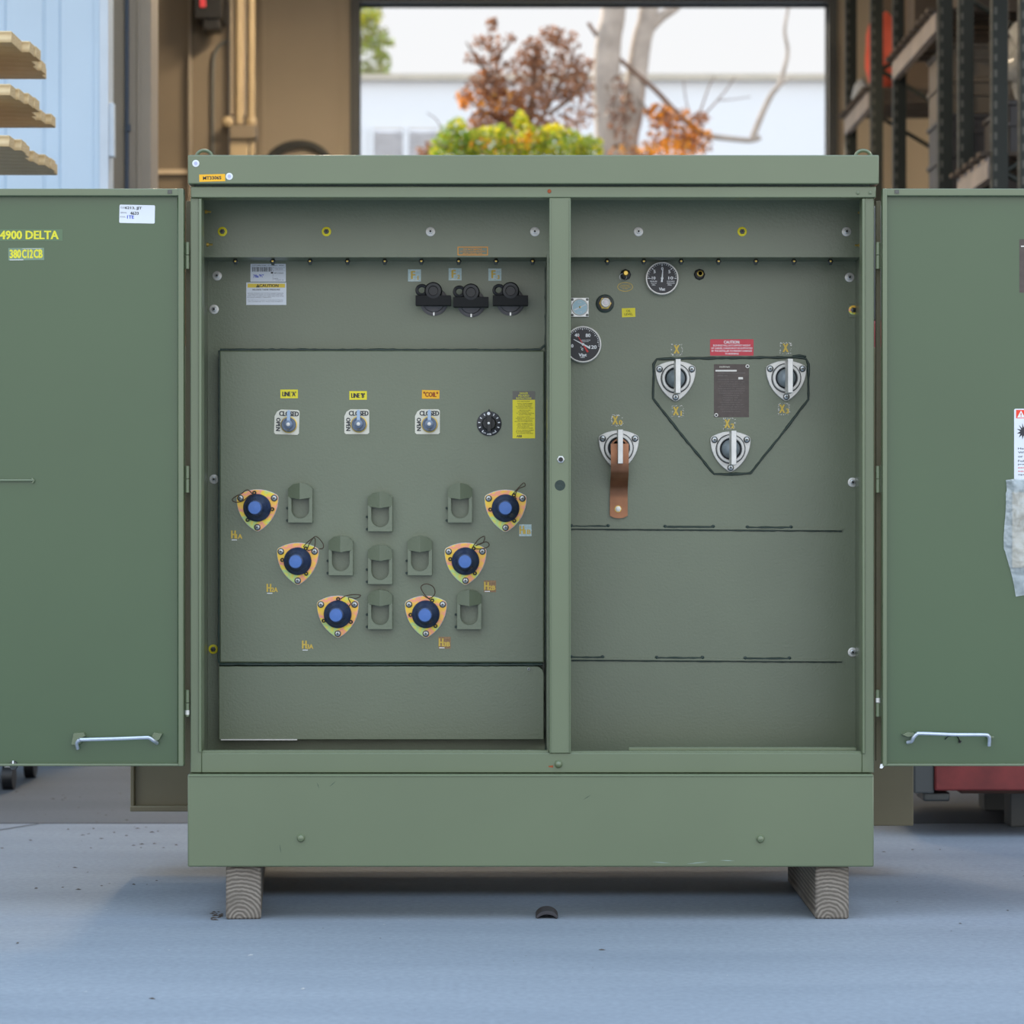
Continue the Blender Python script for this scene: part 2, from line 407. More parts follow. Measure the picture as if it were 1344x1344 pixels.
def leaf_mat(name, c1, c2):
    m = mat(name, c1, 0.6, 0, 0, 1.2, c2=c2)
    nt = m.node_tree; pb = nt.nodes['Principled BSDF']; out = nt.nodes['Material Output']
    tr = nt.nodes.new('ShaderNodeBsdfTranslucent'); ms = nt.nodes.new('ShaderNodeMixShader'); ms.inputs[0].default_value = 0.45
    rp = [n for n in nt.nodes if n.type == 'VALTORGB'][0]
    nt.links.new(rp.outputs['Color'], tr.inputs['Color']); nt.links.new(pb.outputs[0], ms.inputs[1]); nt.links.new(tr.outputs[0], ms.inputs[2])
    nt.links.new(ms.outputs[0], out.inputs['Surface'])
    return m
lf_brown = leaf_mat('rust_brown_leaf', (0.26, 0.12, 0.06), (0.46, 0.22, 0.11))
lf_dark = leaf_mat('dark_brown_leaf', (0.16, 0.09, 0.06), (0.28, 0.14, 0.08))
lf_or = leaf_mat('orange_leaf', (0.85, 0.27, 0.01), (0.95, 0.42, 0.03))
lf_ye = leaf_mat('yellow_leaf', (0.62, 0.58, 0.02), (0.85, 0.72, 0.04))
lf_gr = leaf_mat('green_leaf', (0.18, 0.32, 0.03), (0.42, 0.50, 0.04))
lf_ol = leaf_mat('olive_leaf', (0.17, 0.22, 0.08), (0.38, 0.34, 0.10))
def leaves(b, Y, blobs, size):
    """blobs: (px,py,rx,ry,n,[mats]) in picture units at depth Y, given thickness in depth"""
    s = S(Y)
    for px, py, rx, ry, n, ms in blobs:
        c = Vector((X(px, Y), Y, Z(py, Y)))
        for _ in range(int(n * 1.7)):
            while True:
                d = Vector((random.uniform(-1, 1), random.uniform(-1, 1), random.uniform(-1, 1)))
                if d.length < 1: break
            p = c + Vector((d.x * rx * s, d.y * max(rx, ry) * s, d.z * ry * s))
            a = Vector((random.gauss(0, 1), random.gauss(0, 1), random.gauss(0, 1))).normalized()
            bb = a.orthogonal().normalized(); q = random.uniform(0, 2*PI)
            bb = Matrix.Rotation(q, 3, a) @ bb; cc = a.cross(bb)
            l = size * random.uniform(0.9, 1.6); w = l * 0.62
            pts = [p - bb * l * .5, p + cc * w * .5 - bb * .05 * l, p + bb * l * .5, p - cc * w * .5 - bb * .05 * l]
            b.add([(v.x, v.z, -v.y) for v in pts], [(0, 1, 2, 3)], random.choice(ms))
def branch(b, pts, r0, r1, m, Y, n=8, wob=0.0):
    # pts (px,py[,dy]); smooth by catmull subdivision
    P = [Vector((X(p[0], Y), Z(p[1], Y), -(Y + (p[2] if len(p) > 2 else 0)))) for p in pts]
    out = []
    for i in range(len(P) - 1):
        a = P[max(i-1, 0)]; p = P[i]; q = P[i+1]; d = P[min(i+2, len(P)-1)]
        for k in range(4):
            t = k / 4
            out.append(0.5 * ((2*p) + (q - a) * t + (2*a - 5*p + 4*q - d) * t*t + (-a + 3*p - 3*q + d) * t**3))
    out.append(P[-1])
    rr = [r0 + (r1 - r0) * i / (len(out) - 1) for i in range(len(out))]
    b.tube([tuple(v) for v in out], rr, m, n)
bark = mat('pale_grey_bark', (0.40, 0.33, 0.27), 0.85, 0, 0.25, 5, 0.8, 20)
barkd = mat('brown_bark', (0.20, 0.12, 0.08), 0.85, 0, 0.25, 5, 0.8, 20)
YT = 20.0
gz = CX + CAMZ / S(YT)      # picture row of the ground at that depth
tr = thing('sycamore_tree', (X(815, YT), YT, 0), 'large pale double-trunked tree with sparse orange leaves seen through the rear doorway', 'tree')
b = MB(); k = S(YT)
branch(b, [(812, gz + 3), (806, 420), (801, 205), (796, 110), (799, 50), (806, 5), (812, -160)], 21*k, 15*k, bark, YT, 12)
branch(b, [(822, 420, 0.1), (822, 205, 0.1), (830, 150, 0.1), (836, 100, 0.1), (843, 50, 0.1), (853, 5, 0.1), (868, -160, 0.1)], 16*k, 12*k, bark, YT, 12)
b.build('trunk', tr)
b = MB()
branch(b, [(848, 40, .1), (868, 20, .1), (895, 0, .1), (950, -60, .1)], 8*k, 5*k, bark, YT)
branch(b, [(772, 30), (790, 55), (825, 88), (860, 118), (895, 155), (925, 178)], 2.5*k, 4*k, barkd, YT)
branch(b, [(808, 110), (835, 125), (850, 145)], 2*k, 1.5*k, bark, YT)
branch(b, [(925, 178), (960, 182), (985, 184), (998, 180)], 4*k, 3.6*k, bark, YT)
branch(b, [(988, 180), (1000, 150), (1012, 125), (1022, 112), (1028, 95), (1034, 68), (1030, 40), (1035, 8), (1042, -40)], 4.5*k, 1.3*k, bark, YT)
branch(b, [(1015, 118), (1030, 108), (1040, 100)], 2*k, 1*k, bark, YT)
branch(b, [(918, 150), (930, 115), (938, 100)], 1.2*k, .7*k, barkd, YT)
branch(b, [(925, 150), (950, 122), (965, 100)], 1.2*k, .7*k, barkd, YT)
branch(b, [(905, 150), (900, 130), (897, 105)], 1.0*k, .6*k, barkd, YT)
branch(b, [(940, 132), (965, 130), (985, 127)], .8*k, .5*k, barkd, YT)
b.build('branches', tr)
b = MB()
leaves(b, YT, [(885, 170, 36, 28, 240, [lf_or, lf_brown, lf_brown]), (868, 150, 22, 14, 70, [lf_brown, lf_or]), (912, 185, 24, 22, 130, [lf_or, lf_brown]), (880, 195, 45, 15, 160, [lf_or, lf_or, lf_brown]),
               (812, 150, 24, 55, 170, [lf_brown, lf_dark]), (920, 155, 14, 8, 25, [lf_brown]), (820, 210, 40, 20, 120, [lf_or, lf_brown])], 6.5*k)
b.build('leaves', tr, fix=False, smooth=False)
YM = 18.0; k = S(YM); gz = CX + CAMZ / k
tr = thing('maple_tree', (X(680, YM), YM, 0), 'rust-brown leafed tree left of the pale trunks beyond the doorway', 'tree')
b = MB(); branch(b, [(690, gz + 3), (688, 400), (690, 210), (700, 120), (705, 60)], 9*k, 3*k, barkd, YM, 10); b.build('trunk', tr)
b = MB()
for p in ([(690, 200), (660, 150), (645, 100), (644, 45)], [(690, 190), (725, 130), (745, 90), (755, 60)], [(650, 110), (630, 85), (612, 55)], [(645, 80), (665, 62), (672, 50)], [(690, 170), (640, 150), (615, 130)], [(720, 150), (760, 120), (775, 85)]):
    branch(b, p, 3*k, 1*k, barkd, YM)
b.build('branches', tr)
b = MB(); B2 = [lf_brown, lf_brown, lf_dark]; ML = 1.5
leaves(b, YM, [(646, 32, 8, 10, 30, B2), (630, 55, 14, 10, 22, B2), (668, 50, 9, 6, 12, B2), (625, 76, 16, 10, 26, B2), (648, 60, 14, 20, 35, B2), (650, 85, 18, 14, 45, B2),
               (700, 70, 22, 22, 120, B2), (722, 45, 16, 12, 60, B2), (742, 60, 20, 24, 90, B2), (690, 90, 30, 18, 120, B2), (735, 88, 30, 18, 110, B2), (765, 85, 16, 14, 40, B2),
               (640, 112, 30, 20, 220, B2), (608, 130, 12, 14, 60, [lf_brown, lf_or]), (655, 138, 38, 24, 330, B2 + [lf_or]), (705, 122, 42, 24, 260, B2), (755, 112, 28, 18, 160, B2), (760, 145, 26, 26, 80, [lf_dark, lf_brown]),
               (640, 165, 30, 20, 220, B2), (690, 160, 36, 20, 220, B2), (735, 165, 30, 18, 80, B2), (560, 200, 16, 12, 45, B2), (635, 95, 5, 5, 8, [lf_or])], 6.0*k)
b.build('leaves', tr, fix=False, smooth=False)
YS = 16.0; k = S(YS); gz = CX + CAMZ / k
tr = thing('autumn_shrub', (X(680, YS), YS, 0), 'yellow-green leafy shrub in front of the rust-brown tree', 'shrub')
b = MB()
for p in ([(690, gz+2), (670, 400), (600, 200)], [(690, gz+2), (690, 400), (680, 180)], [(690, gz+2), (710, 400), (760, 190)], [(690, gz+2), (650, 420), (620, 230), (575, 190)]): branch(b, p, 4*k, 1.5*k, barkd, YS)
branch(b, [(585, 190), (575, 160), (560, 148)], 1*k, .5*k, barkd, YS)
b.build('stems', tr)
b = MB(); G = [lf_gr, lf_gr, lf_ye, lf_ol]; Yy = [lf_ye, lf_gr]
leaves(b, YS, [(598, 194, 36, 22, 300, G), (640, 193, 38, 25, 320, G), (690, 190, 38, 27, 320, G + [lf_ye]), (735, 192, 38, 23, 320, G), (772, 195, 22, 18, 160, G), (585, 180, 14, 16, 50, Yy), (600, 168, 14, 14, 50, Yy),
               (683, 160, 9, 14, 70, [lf_ye, lf_ye, lf_gr]), (728, 172, 16, 9, 70, [lf_ye]), (655, 172, 12, 10, 30, G), (650, 192, 60, 12, 60, [lf_or]), (700, 182, 20, 12, 30, [lf_or]), (680, 250, 110, 45, 700, G),
               (640, 178, 30, 10, 50, [lf_ye])], 6.5*k)
b.build('leaves', tr, fix=False, smooth=False)
YO = 48.0; k = S(YO); gz = CX + CAMZ / k
tr = thing('background_tree', (X(460, YO), YO, 0), 'olive green tree rising behind the white building at far left', 'tree')
b = MB(); branch(b, [(455, gz+1), (458, 400), (465, 100), (470, 20)], 7*k, 2*k, barkd, YO); b.build('trunk', tr)
b = MB(); O = [lf_ol, lf_ol, lf_gr]
leaves(b, YO, [(480, 20, 22, 20, 190, O + [lf_ye]), (492, 48, 20, 16, 110, O), (478, 60, 22, 16, 60, O), (500, 82, 14, 22, 110, O), (474, 92, 20, 14, 80, O), (512, 56, 6, 5, 10, O), (488, 120, 26, 30, 250, O), (440, 60, 40, 60, 400, O)], 6.0*k)
b.build('leaves', tr, fix=False, smooth=False)

# ================================================================== RACKS ON THE RIGHT
rackm = mat('dark_green_rack', (0.016, 0.022, 0.018), 0.6, 0, 0.15, 5)
beam_l = mat('sunlit_beam', (0.36, 0.31, 0.28), 0.5, 0, 0.2, 4)  # paler colour paints sunlight onto these beams
beam_r = mat('rust_orange_beam', (0.30, 0.10, 0.04), 0.5, 0, 0.2, 4)
slotm = mat('bare_slot_metal', (0.10, 0.10, 0.085), 0.5)
boardm = mat('dusty_deck_board', (0.09, 0.07, 0.055), 0.8, 0, 0.2, 5)
XA = 2.3; XB = 3.35
def rack(y0, y1, label, levels):
    t = thing('pallet_rack', ((XA+XB)/2, (y0+y1)/2, 0), label, 'rack', 'pallet racks along the right side')
    for y in (y0, y1):
        for x in (XA, XB):
            b = MB(); w = 0.075
            b.wbox(x, x + w, y - w/2, y + w/2, 0, 5.2, rackm)
            z = 0.15
            while z < 5.1:
                b.wbox(x - 0.001 if x == XA else x, x + 0.001, y - 0.008, y + 0.008, z, z + 0.035, slotm)
                b.wbox(x + 0.008, x + 0.022, y - w/2 - 0.001, y - w/2 + 0.001, z, z + 0.035, slotm); z += 0.075
            b.build('upright', t, smooth=False)
        b = MB(); z = 0.3; f = 0
        while z < 4.6:
            xa, xb = (XA + .06, XB + .02) if f % 2 == 0 else (XB + .02, XA + .06)
            b.tube([(xa, z, -y), (xb, z + 0.6, -y)], 0.014, rackm, 6); z += 0.6; f += 1
        b.build('bracing', t)
    for z, m in levels:
        for x in (XA - 0.012, XB + 0.05):
            b = MB(); b.wbox(x, x + 0.045, y0 + 0.04, y1 - 0.04, z - 0.11, z, m); b.build('beam', t, 0.004)
        b = MB(); n = int((y1 - y0) / 0.16)
        for i in range(n):
            yy = y0 + 0.08 + i * (y1 - y0 - 0.16) / max(1, n - 1)
            b.wbox(XA - 0.05, XB + 0.08, yy - 0.05, yy + 0.05, z + 0.001, z + 0.021, boardm)
        b.build('deck', t, smooth=False)
    return t
ZA = CAMZ + 1.178 * XA; ZB = CAMZ + 0.745 * XA
LV = [(0.35, beam_r), (1.5, beam_r), (ZB, beam_l), (ZA, beam_l), (4.75, beam_r)]
rack(10.1, 11.4, 'dark green pallet rack nearest the rear wall', [(0.35, beam_r), (1.5, beam_r), (ZA, beam_l)])
rack(7.40, 9.1, 'dark green pallet rack holding two stacks of storage bins', [(0.35, beam_r), (1.5, beam_r), (ZB, beam_l), (ZA, beam_l), (4.75, beam_r)])
rack(5.80, 6.75, 'dark green pallet rack with a wrapped bundle and an upright pale board', [(0.35, beam_r), (1.5, beam_r), (ZB, beam_l), (4.75, beam_r)])
rack(4.2, 5.1, 'dark green pallet rack closest to the camera at the right edge', [(0.35, beam_r), (1.5, beam_r), (2.35, beam_l), (3.95, beam_r)])
# bins
bind = mat('charcoal_bin', (0.055, 0.052, 0.056), 0.5, 0, 0.1, 5)
bint = mat('tan_translucent_bin', (0.155, 0.125, 0.09), 0.5, 0, 0.1, 5)
def sbin(x, y, z, w, dp, h, m, label, group='storage bins stacked in the rack'):
    t = thing('storage_bin', (x + w/2, y + dp/2, z), label, 'bin', group)
    b = MB(); e = 0.012
    b.wbox(x, x+w, y, y+e, z, z+h-0.03, m); b.wbox(x, x+w, y+dp-e, y+dp, z, z+h-0.03, m); b.wbox(x, x+e, y+e, y+dp-e, z, z+h-0.03, m); b.wbox(x+w-e, x+w, y+e, y+dp-e, z, z+h-0.03, m); b.wbox(x+e, x+w-e, y+e, y+dp-e, z, z+e, m)
    for q in (0.5,): b.wbox(x + w*q - 0.012, x + w*q + 0.012, y - 0.012, y, z + 0.02, z + h - 0.05, m)
    b.wbox(x - 0.01, x + w + 0.01, y - 0.014, y - 0.0, z + h*0.5, z + h*0.5 + 0.02, m)
    b.build('body', t, smooth=False)
    b = MB(); b.wbox(x - 0.012, x + w + 0.012, y - 0.014, y + dp + 0.012, z + h - 0.03, z + h - 0.004, m); b.build('lid', t, 0.004)
names = {0: 'lowest', 1: 'second from the bottom', 2: 'third from the bottom', 3: 'topmost'}
HB = (0.25, 0.22, 0.20, 0.19)
for ci, x in enumerate((2.40, 2.72)):
    for i, h in enumerate(HB):
        z = ZB + 0.023 + sum(HB[:i])
        sbin(x, 7.75, z, 0.28, 0.6, h, bind if i < 2 else bint, ('charcoal grey' if i < 2 else 'dusty tan') + ' bin, ' + names[i] + ' of the ' + ('left' if ci == 0 else 'right') + ' stack in the racks')
sbin(2.41, 5.9, ZB + 0.023, 0.46, 0.7, 0.26, bind, 'dark ribbed crate under the plastic-wrapped bundle at the right edge', None)
# goods: tall pale board, wrapped bundle, red sack, cartons
b = MB(); b.wbox(2.348, 2.395, 5.86, 6.0, ZB + 0.022, 4.3, mat('pale_board', (0.62, 0.48, 0.34), 0.6, 0, 0.2, 4))
tag(b.build('wooden_board', bevel=0.004), 'tall pale wooden board standing on end on a rack deck at the right edge', 'board')
def lump(name, c, r, m, label, cat, seed, n=3, amp=0.25):
    bm = bmesh.new(); bmesh.ops.create_icosphere(bm, subdivisions=n, radius=1)
    for v in bm.verts:
        f = 1 + amp * mnoise.noise(v.co * 2.2 + Vector((seed, 0, 0)))
        v.co = Vector((v.co.x * r[0], v.co.y * r[1], max(v.co.z, -0.85) * r[2])) * f
    zmin = min(v.co.z for v in bm.verts)
    for v in bm.verts: v.co.z = max(v.co.z, zmin * 0.9)
    me = bpy.data.meshes.new(name); bm.to_mesh(me); bm.free(); me.materials.append(m)
    for p in me.polygons: p.use_smooth = True
    o = bpy.data.objects.new(name, me); col.objects.link(o); o.location = (c[0], c[1], c[2] - zmin * 0.9)
    return tag(o, label, cat)
wrapm = mat('plastic_wrap', (0.48, 0.48, 0.46), 0.25, 0, 0.5, 7, 0.8, 12)
lump('wrapped_bundle', (2.63, 6.2, ZB + 0.285), (0.19, 0.28, 0.24), wrapm, 'shiny plastic-wrapped bundle on the dark crate at the right edge', 'bundle', 3, amp=0.5)
lump('red_sack', (2.42, 10.36, ZA + 0.024), (0.125, 0.16, 0.27), mat('faded_red_cloth', (0.75, 0.13, 0.08), 0.7, 0, 0.15, 6), 'faded red sack on the upper deck of the rack nearest the rear wall', 'sack', 5)
lump('white_sack', (2.385, 11.2, ZA + 0.024), (0.06, 0.10, 0.12), mat('bluish_white_cloth', (0.5, 0.55, 0.62), 0.7, 0, 0.15, 6), 'small bluish white sack on the rack by the rear wall', 'sack', 8)
cartm = mat('dark_carton', (0.10, 0.075, 0.055), 0.7, 0, 0.15, 4); cartl = mat('kraft_carton', (0.34, 0.22, 0.12), 0.7, 0, 0.15, 4)
def carton(x, y, z, w, d_, h, m, label):
    t = thing('carton', (x + w/2, y + d_/2, z), label, 'box', 'cartons on the racks')
    b = MB(); b.wbox(x, x+w, y, y+d_, z, z+h, m); b.build('body', t, 0.006)
    b = MB(); b.wbox(x + w/2 - .03, x + w/2 + .03, y - .001, y + d_ + .001, z + h - 0.1, z + h + .001, mat('packing_tape', (0.22, 0.16, 0.09), 0.3)); b.build('tape', t)
carton(2.8, 8.0, ZA + 0.024, 0.5, 0.6, 0.6, cartm, 'dark brown carton on the upper deck of the middle rack')
carton(2.47, 10.72, ZA + 0.024, 0.75, 0.5, 0.95, cartm, 'dark carton behind the red sack by the rear wall')
carton(2.36, 8.65, ZA + 0.024, 0.75, 0.4, 0.72, cartm, 'tall dark carton at the far end of the upper deck of the middle rack')
carton(2.45, 10.25, ZA + 0.16 if False else 1.524, 0.8, 0.9, 0.9, cartm, 'dark carton low on the rack by the rear wall')
carton(3.02, 7.75, ZB + 0.023, 0.3, 1.2, 0.8, cartm, 'tall dark carton behind the storage bins')
carton(2.9, 6.0, ZB + 0.023, 0.42, 0.6, 0.9, cartm, 'tall dark carton behind the wrapped bundle')
carton(2.42, 7.5, 4.774, 0.8, 1.3, 0.6, cartm, 'wide dark carton on the top deck of the middle rack')
carton(2.42, 7.5, ZA + 0.024, 0.4, 0.35, 0.5, cartm, 'small dark carton in front on the upper deck of the middle rack')
carton(2.45, 8.0, 1.524, 0.8, 0.9, 0.9, cartm, 'dark carton low on the middle rack')
carton(2.45, 6.0, 4.774, 0.8, 0.6, 0.5, cartm, 'dark carton on the top deck above the wrapped bundle')
carton(2.45, 6.0, 1.524, 0.8, 0.6, 0.5, cartm, 'dark carton below the dark ribbed crate')
carton(2.45, 4.25, 3.974, 0.7, 0.7, 0.5, cartl, 'kraft carton on the top deck at the right edge')
carton(2.45, 4.25, 1.524, 0.8, 0.8, 0.6, cartm, 'dark carton low on the rack closest to the camera')

# ================================================================== LUMBER AT LEFT
YL1 = 2.28; nB = 8; bwid = 0.089; th = 0.037
rk = thing('cantilever_rack', (-2.45, 1.95, 0), 'grey cantilever rack carrying layers of fresh lumber at left', 'rack')
rg = mat('rack_grey', (0.2, 0.21, 0.22), 0.5)
b = MB(); b.wbox(-2.70, -2.60, 2.34, 2.5, 0, 4.0, rg); b.wbox(-2.75, -2.55, 1.5, 2.55, 0, 0.08, rg); b.build('post', rk, 0.004)
b = MB(); b.wbox(-3.70, -3.60, 2.34, 2.5, 0, 4.0, rg); b.build('post', rk, 0.004)
b = MB(); b.wbox(-3.60, -2.70, 2.38, 2.46, 0.1, 0.2, rg); b.build('brace', rk, 0.004)
tiers = [(104, 76, 'top'), (168, 73, 'middle'), (230, 78, 'lowest')]
for ti, (ybot, xend, nm) in enumerate(tiers):
    zb = Z(ybot, YL1)
    for xp in (-2.65, -3.65):
        b = MB(); b.wbox(xp - 0.05, xp + 0.05, 1.50, 2.34, zb - 0.06, zb - 0.001, rg); b.build('arm', rk, 0.004)
    for i in range(nB):
        y1 = YL1 - i * (bwid + 0.002); y0 = y1 - bwid
        xe_ = X(xend, YL1) + random.uniform(-0.045, 0.012)
        zj = 0.0
        b = MB(); b.wbox(xe_ - 2.6, xe_, y0, y1, zb + zj, zb + zj + th, lumberm)
        pos = ['at the back', 'second from the back', 'third from the back', 'fourth from the back', 'fourth from the front', 'third from the front', 'second from the front', 'at the front'][i]
        tag(b.build('lumber_board', bevel=0.002), 'fresh pine board %s of the %s layer at left' % (pos, nm), 'board', 'pine boards stacked at left')

# ================================================================== TRANSFORMER
T0 = thing('transformer', (X(697), 0.5, 0.135), 'large green pad-mounted transformer cabinet with both doors open', 'transformer')
YBK = 0.35; YPL = 0.30; YAP = 0.22
xl, xr = X(251), X(1147)
# lid
b = MB(); b.wbox(X(248), X(1152), -0.025, 1.12, Z(243), Z(205), green); b.build('lid', T0, 0.003)
for px in (268, 1133):
    b = MB(px, 206, 0.05 if px > 700 else 0.25); b.tube([(10.5*math.cos(a), 9.5*math.sin(a) - 1, 0) for a in [PI*i/14 for i in range(15)]], 2.3, green, 8)
    b.build('lifting_lug', T0)
# frame
b = MB()
b.wbox(xl, X(1149), -0.012, 0.05, Z(260), Z(245.5), green)
b.wbox(xl + .01, xr - .01, -0.005, 0.05, Z(247), Z(242), seal)
b.build('header_rail', T0, 0.002)
for a, c in ((250, 265), (1131, 1147)):
    b = MB(); b.wbox(X(a), X(c), -0.004, 0.05, Z(1014), Z(260), green)
    if a == 250: b.wbox(X(261), X(265), -0.010, -0.004, Z(987), Z(261), green)
    else: b.wbox(X(1131), X(1135), -0.010, -0.004, Z(989), Z(261), green)
    b.build('corner_post', T0, 0.002)
b = MB(); b.wbox(X(265), X(1131), -0.005, 0.05, Z(1014), Z(988), green); b.build('bottom_rail', T0, 0.002)
b = MB(); b.wbox(X(265), X(720), 0.0, 0.02, Z(989), Z(985), green); b.wbox(X(748), X(1131), 0.0, 0.02, Z(990), Z(986), green); b.wbox(X(826), X(1126), 0.03, 0.05, Z(988), Z(982.5), green); b.build('threshold_lip', T0, 0.001)
cp = MB(); cp.wbox(X(721), X(749), -0.010, 0.03, Z(988), Z(260), green); cp.wbox(X(721), X(723), -0.013, -0.01, Z(988), Z(262), green); cp.wbox(X(747), X(749), -0.013, -0.01, Z(988), Z(262), green); cp = cp.build('centre_post', T0, 0.0015)
b = MB(735, 637, -0.010); b.lathe([(7, -0.2), (7, 0.2)], seal); b.build('post_hole', cp)
b = MB(736, 603, -0.010); b.lathe([(5, 0), (5, 1.2), (3.6, 1.6)], steel, n=6); b.lathe([(3, 1.6), (3, 2.2)], black); b.build('bolt', cp)
b = MB(733, 1003, -0.005); b.lathe([(5.2, 0), (5, 1.5), (3.5, 4), (1.5, 5), (0, 5.2)], green); b.build('bolt', T0)
b = MB(721, 251, -0.012); b.lathe([(2.6, 0), (2.4, 1), (0, 1.6)], rust); b.build('rivet', T0)
b = MB(728, 1006, -0.005); b.prism([(-8, .8), (-8, -.8), (-2, -1.6), (-2, 1.6)], 0, 0.15, rust); b.build('rust_stain', T0)
b = MB(); b.frame(1126, 253, -0.012); b.lathe([(2.6, 0), (2.2, 1), (0, 1.6)], green); b.frame(1142, 253, -0.012); b.lathe([(2.3, 0), (2, 1), (0, 1.4)], green); b.build('rivet', T0)
sp = MB(); sp.wbox(X(248), X(1145), -0.03, 0.06, Z(1136), Z(1015), green); sp = sp.build('base_panel', T0, 0.004)
b = MB(); b.wbox(X(248) + .002, X(1145) - .002, -0.0315, -0.029, Z(1018), Z(1015.5), green); b.build('folded_edge', sp, 0.001)
for px, py in ((395, 1100), (998, 1101)):
    b = MB(px, py, -0.03); b.lathe([(5.4, 0), (5.2, 1.5), (3.8, 4), (1.5, 5), (0, 5.2)], green); b.build('bolt', sp)
scr = mat('scuffed_paint', (0.30, 0.38, 0.34), 0.5); scd = mat('dark_scratch', (0.045, 0.07, 0.045), 0.5)
b = MB()
for (a, c, e, f_, m) in ((416, 1027, 419, 1035, scd), (441, 1025, 432, 1033, scd), (367, 1108, 369, 1120, scd), (776, 1043, 765, 1050, scd), (900, 1134, 930, 1131, scr), (855, 1131, 880, 1133, scr), (945, 1129, 965, 1130, scr)):
    b.frame((a+e)/2, (c+f_)/2, -0.0302); du = (e-a)/2; dv = -(f_-c)/2; nn = Vector((-dv, du)).normalized() * .45
    b.prism([(-du, -dv), (-nn.x, -nn.y), (du, dv), (nn.x, nn.y)], 0, 0.05, m)
b.build('scratches', sp)
# side walls, tank
for a_ in (xl, xr - 0.004): b = MB(); b.wbox(a_, a_ + 0.004, 0.05, YBK, 0.16, Z(247), green_tank); b.build('side_wall', T0)
b = MB(); b.wbox(xl, xr, YBK, YBK + 0.012, 0.16, Z(246), green_tank); tp = b.build('terminal_plate', T0)
b = MB(); b.wbox(xl + 0.01, xr - 0.01, YBK + 0.012, 1.08, 0.16, Z(246), green_dk); b.build('tank', T0, 0.006)
b = MB()
for x0, x1, py, lip in ((X(172, .8), xl + .01, 1064, True), (xr - .01, X(1199, .8), 1084, False)):
    z0 = Z(py, .8); b = MB(); b.wbox(x0, x1, .80, 1.02, z0, 1.55, green_dk)
    if lip: b.wbox(x0, x1, .775, .80, z0, z0 + 0.016, green_dk); b.wbox(x0, x0 + 0.012, .785, .80, z0, 1.55, green_dk)
    r_ = b.build('radiator', T0, 0.003)
# apron
b = MB(); b.wbox(xl + .004, xr - .004, YAP, YAP + 0.006, Z(337.5, YAP), Z(247), green_tank); b.wbox(xl + .004, xr - .004, YAP + .006, YAP + .018, Z(337.5, YAP), Z(335, YAP), green_tank)
ap = b.build('upper_apron', T0)
b = MB(); b.wbox(xl + .004, xr - .004, YAP + .02, YBK, Z(337, YAP), Z(337, YAP) + .004, green_tank); b.build('apron_shelf', T0)
def hexbolt(px, py, Y, parent, m1=alu, m2=steel, r=6.2, name='bolt', dome=False, label=None):
    b = MB(px, py, Y)
    b.lathe([(r, 0), (r, 0.8), (r*0.78, 1.6), (r*0.62, 1.6)], m1)
    b.lathe([(r*0.58, 1.2), (r*0.55, 3.4), (r*0.40, 4.0)], m2, n=6 if not dome else 20)
    b.lathe([(r*0.26, 3.8), (r*0.24, 6.0), (0, 6.2)], black if not dome else m2, n=12)
    return b.build(name, parent, label=label)
for i, px in enumerate((292, 428.5, 565, 702, 838, 974, 1111)):
    y = i in (0, 1, 5)
    hexbolt(px, 304, YAP, ap, yellow if y else alu, darksteel if y else steel, label='yellow-rimmed bolt' if y else None)
for px in (309, 358, 407, 456, 505, 553, 602, 651, 699, 797, 845, 894, 943, 992, 1042, 1090):
    b = MB(px, 343, 0.27); b.lathe([(3.8, -3), (3.8, 0), (2.4, 1), (2.2, 3), (0, 3.4)], darksteel, n=6); b.lathe([(1.6, 3.3), (1.3, 4.4), (0, 4.6)], brass, n=8)
    b.prism([(-3.4, 0), (3.4, 0), (1.6, -5), (-1.6, -5)], -3, 0, seal); b.build('hanging_stud', ap)
for px, py in ((285, 362), (281, 406), (281, 629), (1115, 364), (1119, 633), (1119, 856)): hexbolt(px, py, YBK, tp)
hexbolt(280, 852, YBK, tp, yellow, darksteel, label='yellow-rimmed bolt'); hexbolt(1120, 407, YBK, tp, zinc, darksteel, r=6.6, label='iridescent-rimmed bolt')
for px, py, sgn in ((272, 278, 1), (274, 321, 1), (1131, 279, -1), (1127, 322, -1)):
    b = MB(px if sgn > 0 else px, py, 0.16); b.tube([(-3*sgn, 0, 0), (0, 0, 0)], 2.6, brass, 6); b.tube([(0, 0, 0), (5*sgn, 0, 0)], 1.4, brass, 8); b.build('side_stud', T0)
b = MB(); b.wbox(xl + 0.006, xl + .02, .10, .115, Z(990), Z(262), green); b.wbox(xr - .02, xr - .006, .10, .115, Z(990), Z(262), green); b.build('stiffener', T0)
b = MB(1113, 407, YBK); b.box(-0, 11, -10, 8, 0, 1.0, green_tank); b.build('bolt_tab', tp, 0.001)
# barrier
b = MB(); b.wbox(X(718.6), X(720.5), 0.03, YBK, Z(990), Z(338, YAP), green_tank); br = b.build('barrier', T0)
def bead(pts, r, m, Y, name, parent, wob=0.5, closed=False, step=6):
    P = [Vector(p) for p in pts]; out = []
    if closed: P.append(P[0])
    for i in range(len(P) - 1):
        n = max(1, int((P[i+1] - P[i]).length / step))
        for k in range(n):
            q = P[i].lerp(P[i+1], k / n); out.append((q.x + random.uniform(-wob, wob) * .5, q.y + random.uniform(-wob, wob) * .5, 0))
    if not closed: out.append((P[-1].x, P[-1].y, 0))
    b = MB(CX, CX, Y); b.tube([(p[0] - CX, CX - p[1], 0.3) for p in out], [r * random.uniform(.7, 1.25) for _ in out], m, 6, closed); return b.build(name, parent)
bead([(716.2, 350), (716.2, 984)], 1.1, seal, YBK - .003, 'sealant_bead', br, 0.9, step=5)
